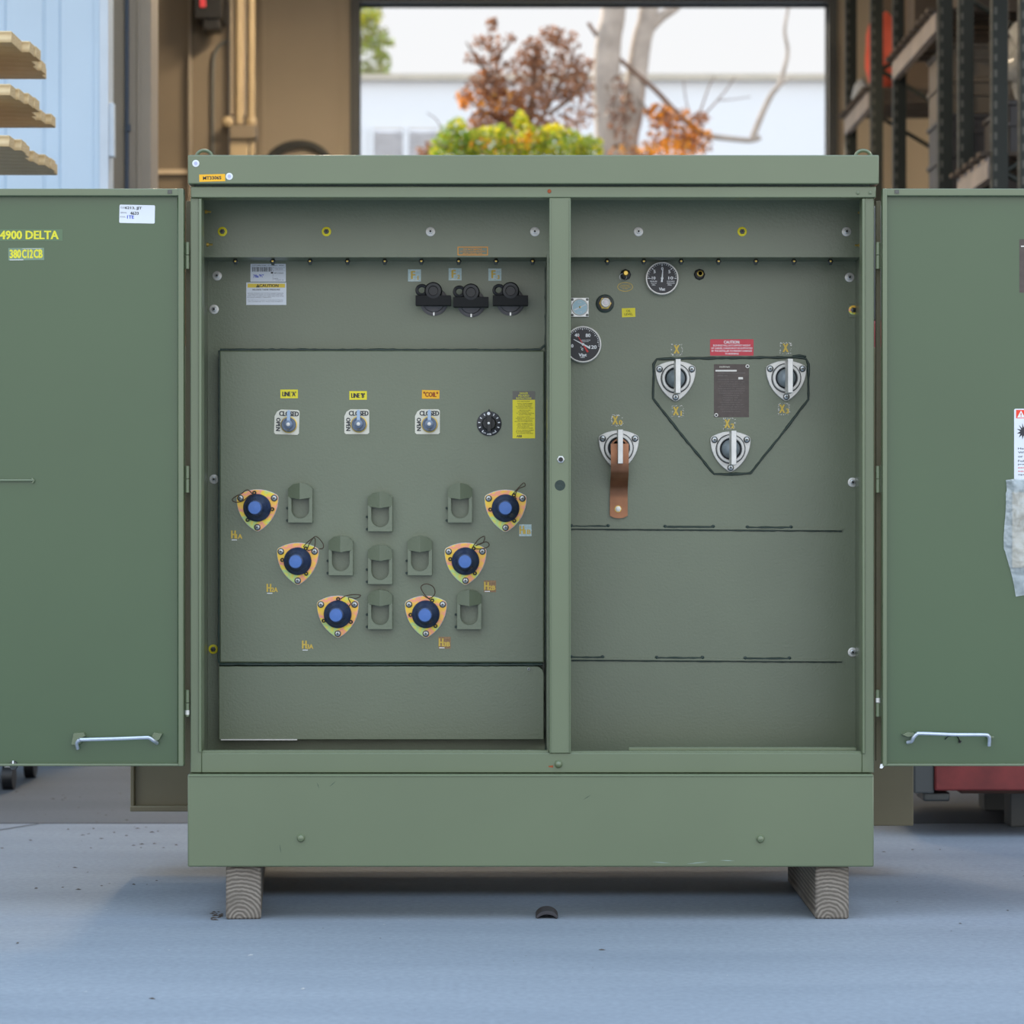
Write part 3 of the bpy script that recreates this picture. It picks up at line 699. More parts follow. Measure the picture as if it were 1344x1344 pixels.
# raised high-voltage plate
b = MB(); b.wbox(X(288, YPL), X(714.5, YPL), YPL, YBK, Z(870, YPL), Z(460, YPL), green_tank); hv = b.build('high_voltage_plate', T0, 0.004)
bead([(716, 452), (709, 459), (600, 459.5), (450, 459), (289, 459)], 1.5, seal, YPL + .006, 'sealant_bead', hv, 0.7)
bead([(288, 460), (287.5, 870)], 1.5, seal, YPL + .006, 'sealant_bead', hv, 0.3)
bead([(288, 871.5), (500, 872), (712, 872)], 2.0, seal, YPL + .004, 'sealant_bead', hv, 0.4)
bead([(715.5, 462), (715.5, 866)], 1.2, seal, YPL + .01, 'sealant_bead', hv, 1.0, step=5)
b = MB(CX, CX, YPL)
pts = [(287, 874.5), (703, 874.5)] + [(703 + 11*math.sin(a), 885.5 - 11*math.cos(a)) for a in [PI/2*i/6 for i in range(1, 7)]] + [(714, 971), (287, 971)]
b.prism([(p[0] - CX, CX - p[1]) for p in pts], -24 + 3, -1, green_tank); lp = b.build('lower_plate', T0, 0.002)
hexbolt(694, 878, YPL + .002, lp, steel, darksteel, r=2)
b = MB(); b.wbox(X(290, YPL), X(390, YPL), YPL - .004, YPL, Z(971.5, YPL), Z(970, YPL), alu); b.build('plate_edge', lp)

# --- high-voltage bushings
def reul(Rv, r, n=10):
    V = [(Rv*math.cos(a), Rv*math.sin(a)) for a in (PI/6, 5*PI/6, 3*PI/2)]
    out = []
    for i in range(3):
        p = V[i]; q = V[(i+1) % 3]; o = V[(i+2) % 3]; R = Rv*math.sqrt(3) + r
        a0 = math.atan2(p[1]-o[1], p[0]-o[0]); a1 = math.atan2(q[1]-o[1], q[0]-o[0])
        if a1 < a0: a1 += 2*PI
        for k in range(n + 1):
            a = a0 + (a1 - a0)*k/n; out.append((o[0] + R*math.cos(a), o[1] + R*math.sin(a)))
        # corner arc about q
        b0 = a1; b1 = math.atan2(q[1]-p[1], q[0]-p[0])
        if b1 < b0: b1 += 2*PI
        for k in range(1, 4):
            a = b0 + (b1 - b0)*k/4; out.append((q[0] + r*math.cos(a), q[1] + r*math.sin(a)))
    return out
def flange_bolts(px, py, Y, parent, Rv, w0):
    for a in (PI/6, 5*PI/6, 3*PI/2):
        b = MB(px, py, Y); u, v = Rv*math.cos(a), Rv*math.sin(a)
        b.lathe([(4.4, w0), (4.4, w0+.8), (3.9, w0+1)], darksteel, u, v, 20); b.lathe([(3.2, w0+1), (3.0, w0+3.2), (2.0, w0+3.6)], steel, u, v, 6); b.lathe([(1.6, w0+3.4), (1.4, w0+4.6), (0, w0+4.7)], darksteel, u, v, 12)
        b.build('flange_bolt', parent)
def loop_cord(px, py, Y, pts, parent, w=22):
    P = [Vector((p[0]-px, py-p[1], w + (p[2] if len(p) > 2 else 0))) for p in pts]; out = []
    for i in range(len(P)-1):
        a = P[max(i-1, 0)]; p = P[i]; q = P[i+1]; d = P[min(i+2, len(P)-1)]
        for k in range(5):
            t = k/5; out.append(tuple(0.5*((2*p)+(q-a)*t+(2*a-5*p+4*q-d)*t*t+(-a+3*p-3*q+d)*t**3)))
    out.append(tuple(P[-1])); b = MB(px, py, Y); b.tube(out, 0.62, cordm, 6); b.build('cap_cord', parent)
HV = [(338, 666.5, [100, -5, 232], [(333, 649), (326, 643), (318, 648), (310, 652), (306, 656), (310, 659), (319, 658), (328, 651), (333, 649)], 'h one a'),
      (391, 736.5, [57, 175, -55], [(399, 718), (405, 711), (414, 706), (413, 719), (404, 721), (414, 704), (424, 712), (425, 719), (420, 720)], ''),
      (443.5, 806, [88, -30, 205], [(446, 787), (454, 782), (465, 780), (474, 781), (468, 785), (458, 784), (461, 792), (456, 797)], ''),
      (559, 806, [65, 182, -50], [(566, 788), (557, 779), (553, 770), (560, 766), (569, 770), (571, 779), (564, 785), (556, 781)], ''),
      (611, 736.5, [57, 172, -52], [(620, 719), (628, 708), (636, 704), (634, 712), (624, 716), (638, 711), (642, 716), (634, 720), (622, 720)], ''),
      (663.5, 667, [57, 185, -55], [(672, 650), (679, 642), (687, 634), (689, 638), (680, 642), (676, 651), (678, 655)], '')]
for px, py, ears, cord, _ in HV:
    b = MB(px, py, YPL); b.prism(reul(25.5, 5.0), 0, 2.6, zinc); b.prism(reul(25.5, 5.7), 0, 0.8, steel)
    fb = b.build('high_voltage_bushing', hv, 0.0006, label='yellow and pink zinc-plated flange')
    # parts hang one level below the plate: make bushing a part of the transformer
    fb.parent = T0; fb.location = WLOC[fb.name] - WLOC[T0.name]
    flange_bolts(px, py, YPL, fb, 25.5, 2.6)
    b = MB(px, py, YPL)
    b.lathe([(18.3, 2.6), (18.3, 7), (17.6, 9), (16.8, 9.6), (16.2, 11), (15.4, 11.6), (14.8, 15), (14.0, 15.8), (13.4, 20), (12.4, 21), (12, 27), (10.6, 28.5), (10.2, 36), (9.2, 37)], rubber, n=40)
    for e in ears:
        a = math.radians(e); u, v = 20.0*math.cos(a), 20.0*math.sin(a)
        b.tube([(u + 1.9*math.cos(t), v + 1.9*math.sin(t), 8) for t in [2*PI*i/10 for i in range(10)]], 0.9, black, 6, True)
    b.build('rubber_cap', fb, label='dark navy rubber cap', sharp=60)
    b = MB(px, py, YPL); b.lathe([(8.6, 36), (8.6, 40), (8.0, 41.2), (0, 41.6)], bluecap, n=32); b.build('cap_tip', fb, label='bright blue cap tip')
    loop_cord(px, py, YPL, cord, fb, 12)

# --- parking stands
for px, py in ((395, 661), (499.5, 672.5), (604, 661), (448, 730), (551.5, 730), (499.5, 741.5), (499.5, 800.5), (616, 800.5)):
    b = MB(px, py, YPL)
    U = [(16, -25), (16, 9), (11.5, 9)] + [(11.5 * math.cos(a), -8 + 11.5 * math.sin(a)) for a in [-PI*i/12 for i in range(0, 13)]] + [(-11.5, 9), (-16, 9), (-16, -25)]
    b.prism(U, 9, 12, green_tank)
    b.box(-16, -13.6, -25, 9, 0, 9, green_tank); b.box(13.6, 16, -25, 9, 0, 9, green_tank); b.box(-13.6, 13.6, -25, -22.8, 0, 9, green_tank)
    st = b.build('parking_stand', T0, 0.0006)
    b = MB(px, py, YPL)
    H = [(-16, 8), (-16, 20), (-9, 25.5), (0, 27), (9, 25.5), (16, 20), (16, 8), (0, 5.5)]
    n = len(H); vs = [(u, v, 0) for u, v in H] + [(u, v, 11 + (9 if abs(u) < 1 else (4 if abs(u) < 10 else 0))) for u, v in H]
    b.add(vs, [tuple(range(n-1, -1, -1))] + [(i, (i+1) % n, n+(i+1) % n, n+i) for i in range(n)] + [(n+0, n+1, n+2, n+3, n+7), (n+3, n+4, n+5, n+6, n+7)], green_tank)
    b.build('hood', st, 0.0004, smooth=False)
    b = MB(px, py, YPL); b.lathe([(1.8, 0), (1.8, 5)], seal, -17.5, -6, 10); b.lathe([(1.8, 0), (1.8, 5)], seal, -17.5, -22, 10); b.build('weld_spot', st)

# --- stickers
def sticker(name, px, py, w, h, Y, m, texts=(), rot=0, parent=None, border=None, r=0.0, lines=(), label=None, rects=()):
    b = MB(px, py, Y, rot)
    if r > 0:
        pts = []
        for cx_, cy_, a0 in ((w/2-r, h/2-r, 0), (-w/2+r, h/2-r, PI/2), (-w/2+r, -h/2+r, PI), (w/2-r, -h/2+r, 1.5*PI)):
            pts += [(cx_ + r*math.cos(a0 + PI/2*i/4), cy_ + r*math.sin(a0 + PI/2*i/4)) for i in range(5)]
        b.prism(pts, 0, 0.3, m)
    elif m: b.box(-w/2, w/2, -h/2, h/2, 0, 0.3, m)
    if border:
        bm_, bt_ = border
        for a in ((-w/2, w/2, h/2-bt_, h/2), (-w/2, w/2, -h/2, -h/2+bt_), (-w/2, -w/2+bt_, -h/2+bt_, h/2-bt_), (w/2-bt_, w/2, -h/2+bt_, h/2-bt_)): b.box(*a, 0.3, 0.36, bm_)
    for (u0, u1, v0, v1, m_) in rects: b.box(u0, u1, v0, v1, 0.3, 0.36, m_)
    for t in texts:
        st, u, v, hh, m_ = t[:5]; wd = t[5] if len(t) > 5 else None; rt = t[6] if len(t) > 6 else 0
        b.text(st, u, v, hh, m_, 0.42, wd, rt)
    return b.build(name, parent or T0, label=label, smooth=False, fix=False)
sticker('serial_sticker', 278.5, 233.5, 34, 9.5, -0.025, orange, [('MT33065', 0, 0, 4.6, ink, 24)], 1.5)
for px, py in ((257, 214.5), (301, 231.5)):
    b = MB(px, py, -0.025); b.lathe([(4.6, 0), (4.6, .4), (4.2, .5), (0, .5)], white); b.lathe([(2.4, .52), (0, .55)], mat('pale_lilac', (0.45, 0.47, 0.66), 0.5)); b.build('round_sticker', T0)
sticker('warning_strip', 620.5, 329.5, 40, 11.5, YAP, None, [('DO NOT REMOVE', 0, 2.2, 2.2, orangeln, 24), ('CONTACT QUALIFIED PERSONNEL', 0, -0.6, 1.8, orangeln, 34), ('BEFORE OPENING TANK', 0, -3, 1.8, orangeln, 26)], border=(orangeln, 1.2))
# white data label with barcode
bars = []; u = -21
while u < 5:
    w_ = random.choice((.4, .5, .8)); bars.append((u, u + w_, 1.5, 7.5, ink)); u += w_ + random.choice((.4, .6, .8))
sticker('barcode_label', 352, 358, 46.5, 23.5, YBK, white, [('CUSTOMER NAME   PO NUMBER   SERIAL', 0, 9.6, 1.3, inkgrey, 42), ('78a', -16, -4.5, 4, blueink, 7), ('"PC"', -9, -4.0, 3.6, blueink, 6), ('MT33065', 14, -0.5, 1.8, inkgrey, 12), ('1500 KVA', 14, 4.8, 1.5, inkgrey, 11), ('12470', 10, -7.8, 1.5, inkgrey, 6), ('LOT 4', 15, -9.6, 1.2, inkgrey, 10)],
        rects=bars + [(6, 22, 2.6, 2.9, inkgrey), (6, 22, 6.6, 6.9, inkgrey), (6, 6.3, -10, 8, inkgrey), (3.5, 6.5, -1, 1, ink)], r=0.8)
L_ = []
for i, v in enumerate((0.5, -1.4, -3.3, -5.2, -8.6, -10.4)):
    L_.append((('BEFORE OPENING ANY FITTING RELIEVE PRESSURE', 'THE PRESSURE RELIEF VALVE MUST BE OPERATED', 'UNTIL THE GAUGE READS ZERO AND THE TANK', 'HAS BEEN VENTED COMPLETELY', 'FAILURE TO DO SO MAY CAUSE SERIOUS INJURY', 'OR DAMAGE TO THE EQUIPMENT')[i], -1 if i != 3 else -9, v, 1.1, inkgrey, (47, 46, 48, 32, 47, 46)[i]))
sticker('caution_label', 349.5, 385.5, 52.5, 29.5, YBK, white, [('CAUTION', 3.5, 10.6, 3.9, ink, 25), ('RELEASE TANK PRESSURE', 0, 5.3, 2.0, ink, 36)] + L_, rects=[(-24.5, 24.5, 8, 13.2, mat('caution_yellow', (0.82, 0.60, 0.06), 0.5))])
b = MB(338.5, 375, YBK); b.prism([(-2.6, -2.2), (2.6, -2.2), (0, 2.4)], 0.37, 0.42, ink); b.text('!', 0, -.5, 2.2, yellow, 0.5); b.build('warning_triangle', T0)
for i, (px, py) in enumerate(((544, 361.5), (597.3, 360), (649.5, 360.5))):
    sticker('fuse_label', px, py, 17, 16, YBK, palest, [('F', -1.8, 0.5, 10.5, goldtx, 5), (str(i + 1), 4.6, -3.2, 5.2, goldtx, None)], rects=[(random.uniform(-8, 6), random.uniform(-8, 6) + 3, v, v + .5, alu) for v in (-7, -5, 6, 7)])
sticker('line_label', 379.5, 517, 23, 11.3, YPL, yellow, [("LINE 'A'", 0, 0, 6.3, ink, 17.5)])
sticker('line_label', 470, 519, 23, 11.3, YPL, yellow, [("LINE 'B'", 0, 0, 6.3, ink, 17.5)])
sticker('coil_label', 565.3, 517.7, 23, 11.3, YPL, orange, [('"COIL"', 0, 0, 6.6, rust, 19)], -1)
yl = [('DANGER', 0, 28.2, 2.6, yellowtx, 11), ('PELIGRO', 0, 25, 2.6, yellowtx, 14), ('INSTRUCTIONS', 0, 21.6, 2.6, yellowtx, 20)]
v = 17.5; i = 0
wl = ['DO NOT OPERATE TAP CHANGER', 'WHILE TRANSFORMER', 'IS ENERGIZED', 'TO CHANGE TAPS FIRST', 'DEENERGIZE UNIT', 'REMOVE PADLOCK AND SCREW', 'PULL KNOB AND ROTATE', 'TO THE DESIRED POSITION', 'ALIGN POINTER', 'RELEASE KNOB AND TIGHTEN', 'VERIFY RATIO', 'BEFORE ENERGIZING', 'SERVICE INFORMATION', 'SEE NAMEPLATE', 'FOR VOLTAGES', 'REPLACE PADLOCK']
rndw = random.Random(3)
while v > -25 and i < len(wl) * 2:
    w_ = rndw.uniform(14, 25); ind = 1.5 if i % 3 else -0.5
    yl.append((wl[i % len(wl)], ind, v, 1.25, mat('olive_ink', (0.18, 0.16, 0.02), 0.6), w_)); v -= 2.0 if i % 4 else 2.8; i += 1
yl.append(('ABB', -6, -28.2, 3, ink, 7))
sticker('instruction_label', 687.5, 544.3, 29.5, 62, YPL, yellow, yl, rects=[(-14.75, 14.75, 19.6, 31, mat('grey_brown_band', (0.14, 0.13, 0.11), 0.5))])
rects = lambda: [(a, a + random.uniform(.5, 1.8), c, c + random.uniform(.35, .8), alu) for a, c in [(random.uniform(-8, 6.5), random.choice((-7.5, -6.6, 6.2, 7.2))) if random.random() < .5 else (random.choice((-8, -7.2, 6, 7)), random.uniform(-7, 7)) for _ in range(34)]]
for px, py, s1, m_ in ((311, 702, '1A', clearst), (357.5, 772, '2A', clearst), (404, 846.5, '3A', clearst), (583.5, 843.5, '3B', mat('rusty_clear_sticker', (0.26, 0.15, 0.07), 0.5, 0, .3, 200)), (643, 769.5, '2B', MATS.get('rusty_clear_sticker') or clearst), (689.5, 696, '1B', palest)):
    sticker('bushing_label', px, py, 16, 15.5, YPL, None if m_ is clearst else m_, [('H', -4.5, 0.5, 10.5, goldtx, 5.5), (s1, 3, -2, 6, goldtx, 8)], rects=([(-7, 0, -7.2, -6.2, whiteink)] if m_ is not palest else rects()))

# --- switch handles
for px, py, rt in ((376.5, 554, -2), (468.3, 553.5, 0), (561, 553.5, 0)):
    b = MB(px, py, YPL, rt); q = 16.3
    pts = [(q, -q+2), (q, q-2), (q-2, q), (-q+8, q), (-q+3, q-3), (-q, q-9), (-q, -q+2), (-q+2, -q), (q-2, -q)]
    b.prism(pts, 0, 0.8, cream); b.text('CLOSED', 2.5, 11, 6.4, ink, 0.95, 25.5); b.text('OPEN', -11.2, -3.5, 5.6, ink, 0.95, 17, -90)
    sw = b.build('switch', T0, label='cream plate lettered CLOSED and OPEN', smooth=False, fix=False)
    b = MB(px + 2.8, py + 3.5, YPL, rt); b.lathe([(10.8, .8), (10.8, 2), (10.2, 2.4), (9, 2.4)], brass, n=32); b.lathe([(9.6, 2), (9.6, 6), (8.6, 8), (7.6, 8), (7.2, 6.5), (5.6, 6.5), (5.4, 12), (4.4, 12.6), (0, 12.6)], bluegrey, n=32)
    b.build('hub', sw, label='brass-rimmed hub')
    b = MB(px + 2.8, py + 3.5, YPL, rt); b.prism([(-2.2, 3), (-2.2, 17), (-1, 18.8), (1, 18.8), (2.2, 17), (2.2, 3)], 8, 11.5, mat('pale_blue_pointer', (0.36, 0.47, 0.62), 0.4)); b.lathe([(2.6, 12.6), (2.4, 14.6), (0, 15)], alu); b.box(-1.2, 1.2, -8, -4, 8, 11, darksteel); b.build('pointer', sw, 0.0004, label='pale blue pointer turned to CLOSED')
# --- tap changer dial
b = MB(642, 556, YPL); b.lathe([(16.2, 0), (16.2, 1.6), (15.6, 2), (0, 2)], gaugeface, n=48)
for k, a in enumerate(range(-50, 231, 28)):
    t = math.radians(a)
    if 70 < a < 110: continue
    c, s_ = math.cos(t), math.sin(t); b.prism([(11.6*c - .6*s_, 11.6*s_ + .6*c), (11.6*c + .6*s_, 11.6*s_ - .6*c), (14.4*c + .7*s_, 14.4*s_ - .7*c), (14.4*c - .7*s_, 14.4*s_ + .7*c)], 2, 2.2, whiteink)
b.text('ABB', 0, -13.8, 2.4, whiteink, 2.2, 6); b.text('LOCK', -6.5, -12, 1.6, whiteink, 2.2, 5, -20); b.text('OPEN', 6.5, -12, 1.6, whiteink, 2.2, 5, 20)
dial = b.build('tap_changer', T0, label='black dial with white marks')
b = MB(642, 556, YPL); b.lathe([(10, 2), (9.6, 7), (8.2, 9), (0, 9)], black, n=10); b.prism([(-2.2, -11), (2.2, -11), (3.2, 8), (3.2, 14), (0, 19), (-3.2, 14), (-3.2, 8)], 8, 15, black); b.build('knob', dial, 0.0005)
b = MB(641.5, 556, YPL); b.lathe([(2.2, 15), (2, 16), (0, 16.2)], whiteink, 0, 12.6, 16); b.lathe([(1.8, 15), (1.6, 16), (0, 16.2)], steel, 0, 0, 12); b.build('index_mark', dial)
# --- fuse holders
for px, py, dy in ((569.5, 396, 0), (618.5, 398, 1.5), (670, 396, 0)):
    b = MB(px, py, YBK); ring = darksteel
    b.lathe([(18.5, 0), (18.5, 2), (17, 3), (14.5, 3), (13.5, 7), (12, 7.4), (0, 7.4)], mat('grey_nylon', (0.13, 0.12, 0.12), 0.5), n=40)
    b.box(-1, 1, -18.5, -14, 2.8, 4, steel)
    fu = b.build('fuse_holder', T0, label='dark round base')
    b = MB(px, py, YBK); b.lathe([(10.5, 7), (10.5, 20), (11.5, 21), (11.5, 28), (10, 30), (6.5, 30.5), (6, 28), (0, 28)], black, 0, 12, 30)
    for t in range(8):
        a = 2*PI*t/8; b.box(10.8*math.cos(a)-.8, 10.8*math.cos(a)+.8, 12+10.8*math.sin(a)-.8, 12+10.8*math.sin(a)+.8, 20, 28, black)
    b.tube([(-15 + 6.4*math.cos(a), 13 + 6.0*math.sin(a), 26) for a in [2*PI*i/24 for i in range(24)]], 2.2, black, 8, True)
    b.box(-12, 0, 8, 11, 23, 27, black)
    b.build('fuse_cap', fu, 0.0003)
    b = MB(px, py, YBK); b.box(-23, 23, -7, 6, 14, 30, mat('black_drip_tray', (0.004, 0.004, 0.004), 0.75)); b.build('drip_shield', fu, 0.0008)

# --- low-voltage side
def lv_bushing(px, py, Y=YBK, strap=False):
    b = MB(px, py, Y)
    b.prism(reul(24.4, 5.4), 0, 4.5, alu)
    f = b.build('low_voltage_bushing', T0, 0.0015, label='cast aluminium flange')
    flange_bolts(px, py, Y, f, 24.4, 4.5)
    b = MB(px, py, Y); b.lathe([(19.6, 4.4), (19.6, 4.9), (18.2, 4.9)], gaugeface, n=44); b.lathe([(18.4, 4.5), (18.4, 9.5), (17.6, 10.5), (14.8, 10.5), (14.2, 9.5), (13.6, 5)], alu, n=44)
    b.build('clamp_ring', f)
    b = MB(px, py, Y); b.lathe([(14.4, 5), (13, 5.3), (12.2, 6)], gaugeface, n=40); b.lathe([(12.4, 5), (12, 10), (10.8, 16), (8.5, 21), (5, 24), (0, 25)], mat('grey_epoxy', (0.27, 0.31, 0.33), 0.3), n=40)
    b.build('insulator', f, label='grey domed insulator', sharp=60)
    b = MB(px, py, Y); b.box(-3.3, 3.3, -21.5, 22.5, 22, 58, alu); b.build('spade_terminal', f, 0.001)
    return f
for px, py in ((886.5, 497), (1031.5, 496.5), (958.5, 589.5)): lv_bushing(px, py)
f0 = lv_bushing(812, 588)
# copper ground strap
path = [(5, 34), (-8, 36), (-20, 36), (-30, 35), (-36, 31), (-41, 24), (-46, 16), (-52, 8), (-58, 3.5), (-66, 2.2), (-86, 2.0)]
b = MB(812, 588, YBK); hw = 11.6; t_ = 2.0; vs = []; fs = []
for i, (v_, w_) in enumerate(path):
    a = path[max(i-1, 0)]; c = path[min(i+1, len(path)-1)]; d = Vector((c[0]-a[0], c[1]-a[1])).normalized(); nx, ny = d.y, -d.x
    for (uu, q) in ((-hw, 0), (hw, 0), (hw, 1), (-hw, 1)): vs.append((uu, v_ + nx*t_*q*-1, w_ + abs(ny)*t_*q + (0 if q == 0 else 0)))
for i in range(len(path)-1):
    for k in range(4): fs.append((i*4+k, i*4+(k+1) % 4, (i+1)*4+(k+1) % 4, (i+1)*4+k))
fs += [(3, 2, 1, 0), tuple((len(path)-1)*4 + k for k in range(4))]
b.add(vs, fs, copper)
b.prism([(-hw, -86), (-hw, -89), (-hw*.55, -91.5), (0, -92.4), (hw*.55, -91.5), (hw, -89), (hw, -86)], 2.0, 4.0, copper)
gs = b.build('ground_strap', T0, label='bent copper strap hanging from the bottom left bushing', sharp=50)
b = MB(811, 668, YBK); b.lathe([(4.5, 4), (4.5, 4.6)], brass, n=24); b.lathe([(4, 4.6), (3.8, 8), (2, 8.6), (0, 8.6)], alu, n=6); b.build('bolt', gs)
b = MB(812, 588, YBK); b.lathe([(12.2, 26), (12.2, 29), (11.6, 29.6), (9.6, 29.6), (9.4, 26)], copper, n=32); b.build('strap_eye', gs)
for px, py, s1 in ((810, 552, '0'), (889.5, 540, '1'), (1029, 537, '3'), (957, 556.5, '2'), (888, 459, ''), (1031, 457, '')):
    sticker('bushing_label', px, py, 16, 15, YBK, None, [('X', -2.5 if s1 else 0, 0.5, 11, goldtx, 7)] + ([(s1, 4.5, -2.5, 6.5, goldtx, None)] if s1 else []), rects=rects())
# weld polygon and joints
bead([(858, 478), (862, 471), (960, 469.5), (1052, 469), (1058, 471), (1061, 478), (1061, 524), (1022, 575), (985, 621), (960, 622.5), (937, 622), (895, 571), (857, 523)], 1.6, seal, YBK - .002, 'weld_bead', tp, 0.6, True)
bead([(1040, 468), (1050, 466.5), (1058, 468)], 1.3, seal, YBK - .002, 'weld_bead', tp, .6)
for y0, segs in ((694.5, [(750, 798), (873, 936), (981, 1038)]), (866.5, [(750, 791), (862, 922), (978, 1036)])):
    b = MB(CX, y0, YBK); ex = 1105
    b.add([(75, 1, 0), (ex-CX, -1.5, 0), (ex-CX, 1.0, 0), (75, 3.5, 0), (75, 1, 2.2), (ex-CX, -1.5, 2.2), (ex-CX, 1.0, 2.2), (75, 3.5, 2.2)], [(0,1,2,3),(7,6,5,4),(0,4,5,1),(1,5,6,2),(2,6,7,3),(3,7,4,0)], green_tank)
    jr = b.build('joint_strip', tp)
    for a, c in segs:
        dy = -1.2 + 2.6 * (a - 750) / 355
        bead([(a, y0 - 2.6 + dy), (c, y0 - 2.6 + dy)], 1.3, seal, YBK - .003, 'weld_bead', tp, .5)
        for e in (a, c):
            b = MB(e, y0 - 3 + dy, YBK); b.lathe([(2.6, 0), (2.2, 2), (0, 3)], seal, n=10); b.build('weld_bead', tp)
    bead([(750, y0 + 0.3), (ex, y0 + 2.8)], 0.9, seal, YBK - .001, 'weld_bead', tp, .3)
# red caution label and nameplate
sticker('caution_label', 960.5, 456, 57, 21.5, YBK, redst, [('CAUTION:', 0, 7, 4, whiteink, 21), ('BUSHINGS WILL NOT SUPPORT WEIGHT', 0, 2.6, 2.3, whiteink, 49), ('OF CABLES. CABLES MUST BE SUPPORTED', 0, -1.0, 2.3, whiteink, 54), ('BY THE INSTALLER TO PREVENT DAMAGES', 0, -4.6, 2.3, whiteink, 53), ('TO BUSHINGS', 0, -8.2, 2.3, whiteink, 18)], r=1.2)
def nameplate(px, py, w, h, parent, Y, rot=0):
    tx = [('DISTRIBUTION TRANSFORMER', -w*.0, h/2 - 11.5, 1.6, palegrey, w*.8), ('SERIAL NO.', -w*.25, h/2 - 15, 1.5, palegrey, w*.3)]
    rows = ['KVA RATING 1500  CLASS OA  65 C RISE', 'HIGH VOLTAGE 12470  GRD Y / 7200', 'LOW VOLTAGE 480 Y / 277', 'IMPEDANCE 5.75 %  FREQUENCY 60 HZ', 'FLUID MINERAL OIL  GALLONS', 'TAP CHANGER FOR DEENERGIZED OPERATION', 'POSITION VOLTS', 'TOTAL WEIGHT LBS', 'CORE AND COIL  TANK', 'PHASE 3  BIL KV']
    for i in range(15): tx.append((rows[i % len(rows)], random.uniform(-2, 2), h/2 - 20 - i*3, 1.0, palegrey, w*random.uniform(.45, .8)))
    return sticker('nameplate', px, py, w, h, Y, bronze, tx, rot, parent, rects=[(-w/2+2, w/2-16, h/2-9.5, h/2-7.5, alu), (w/2-14, w/2-8, h/2-20, h/2-17, alu)], label='dark bronze plate')
palegrey = mat('worn_engraving', (0.16, 0.14, 0.13), 0.5)
npl = nameplate(960, 512.8, 46, 69.5, T0, YBK)
b = MB(960, 512.8, YBK); b.text('Wagner', -9, 31.5, 3.2, whiteink, .45, 14) if False else b.text('transformers', -9, 31.5, 2.2, cream, .45, 14)
for u, v_ in ((21, 32), (-20, -32)): b.lathe([(2.6, .3), (2.4, 1.4), (0, 1.6)], alu, u, v_, 14); b.lathe([(1.4, 1.5), (0, 1.8)], black, u, v_, 10)
b.build('rivets', npl, fix=False)

# --- gauges
def gauge(px, py, r, parent, Y, marks, extra, needles, name, label):
    b = MB(px, py, Y); b.lathe([(r, 0), (r, 9), (r-.8, 10), (r-2, 10), (r-2.2, 8.4)], alu, n=56, cap=False); b.lathe([(r-2.1, 8.4), (0, 8.4)], gaugeface, n=56)
    for a, L2, wd in marks:
        t = math.radians(a); c, s_ = math.cos(t), math.sin(t); r0 = r - 2.6 - L2; r1 = r - 2.8
        b.prism([(r0*c - wd*s_, r0*s_ + wd*c), (r0*c + wd*s_, r0*s_ - wd*c), (r1*c + wd*s_, r1*s_ - wd*c), (r1*c - wd*s_, r1*s_ + wd*c)], 8.4, 8.6, whiteink)
    for e in extra: b.text(e[0], e[1], e[2], e[3], whiteink, 8.7, e[4] if len(e) > 4 else None)
    g = b.build(name, parent, label=label)
    for a, L2, back, m, nm in needles:
        b = MB(px, py, Y); t = math.radians(a); c, s_ = math.cos(t), math.sin(t)
        b.prism([(-back*c - 1.2*s_, -back*s_ + 1.2*c), (-back*c + 1.2*s_, -back*s_ - 1.2*c), (L2*c + .35*s_, L2*s_ - .35*c), (L2*c - .35*s_, L2*s_ + .35*c)], 9.0, 9.4, m); b.build(nm, g)
    b = MB(px, py, Y); b.lathe([(1.8, 9), (1.6, 10), (0, 10.2)], whiteink, n=14); b.build('hub', g)
    return g
mk = [(180 - i*9, 3.0 if i % 5 == 0 else 1.6, .35 if i % 5 else .5) for i in range(21)]
gauge(868.5, 366, 21.8, T0, YBK, mk, [('0', 0.3, 12.6, 4.4), ('5', -9.8, 8.8, 4.4), ('5', 9.6, 8.8, 4.4), ('-10', -12.4, .4, 4, 7.5), ('10', 11.4, .4, 4, 6.5), ('PRESSURE', -11, -4, 1.5, 9), ('VACUUM', -11, -6.4, 1.5, 7), ('PSIG', -11, -8.8, 1.5, 4.5), ('POUNDS', 11.4, -4, 1.5, 10), ('PRESSURE', 11.4, -6.4, 1.5, 10), ('PSIG', 10, -8.8, 1.5, 5), ('Viat', 0, -14.2, 4, 8)],
      [(85, 13.5, 5, whiteink, 'needle')], 'pressure_gauge', 'black dial reading from -10 to 10')
mk = [(120 - i*7, 2.8 if i % 4 == 0 else 1.6, .4) for i in range(-6, 19)]
gauge(765, 452.5, 24.2, T0, YBK, mk, [('40', -8, 12, 4.6), ('80', 6.6, 11.8, 4.8), ('120', 13, -3.6, 4.8, 9.5), ('0', -14, -2, 4.6), ('c', -1, -6.4, 3.2), ('o', -2.6, -3.8, 1.4), ('TEMPERATURE', 3, 5.4, 1.2, 13), ('LIQUID', 3, 3.6, 1.2, 9), ('Viat', -.5, -13.8, 4, 10.5), ('USA', -.5, -17, 1.6, 6)],
      [(122, 12, 12, redpaint, 'pointer'), (152, 14, 10, whiteink, 'needle')], 'temperature_gauge', 'black dial with a red pointer reading degrees')
b = MB(761, 403.5, YBK); b.box(-11.5, 11.5, -12.5, 12.5, 0, 3, steel); b.lathe([(11, 3), (11, 4), (10.2, 4.6), (9.6, 4.4)], alu, n=36, cap=False); b.lathe([(9.8, 4.4), (0, 4.4)], mat('pale_blue_dial', (0.42, 0.60, 0.66), 0.4), n=36)
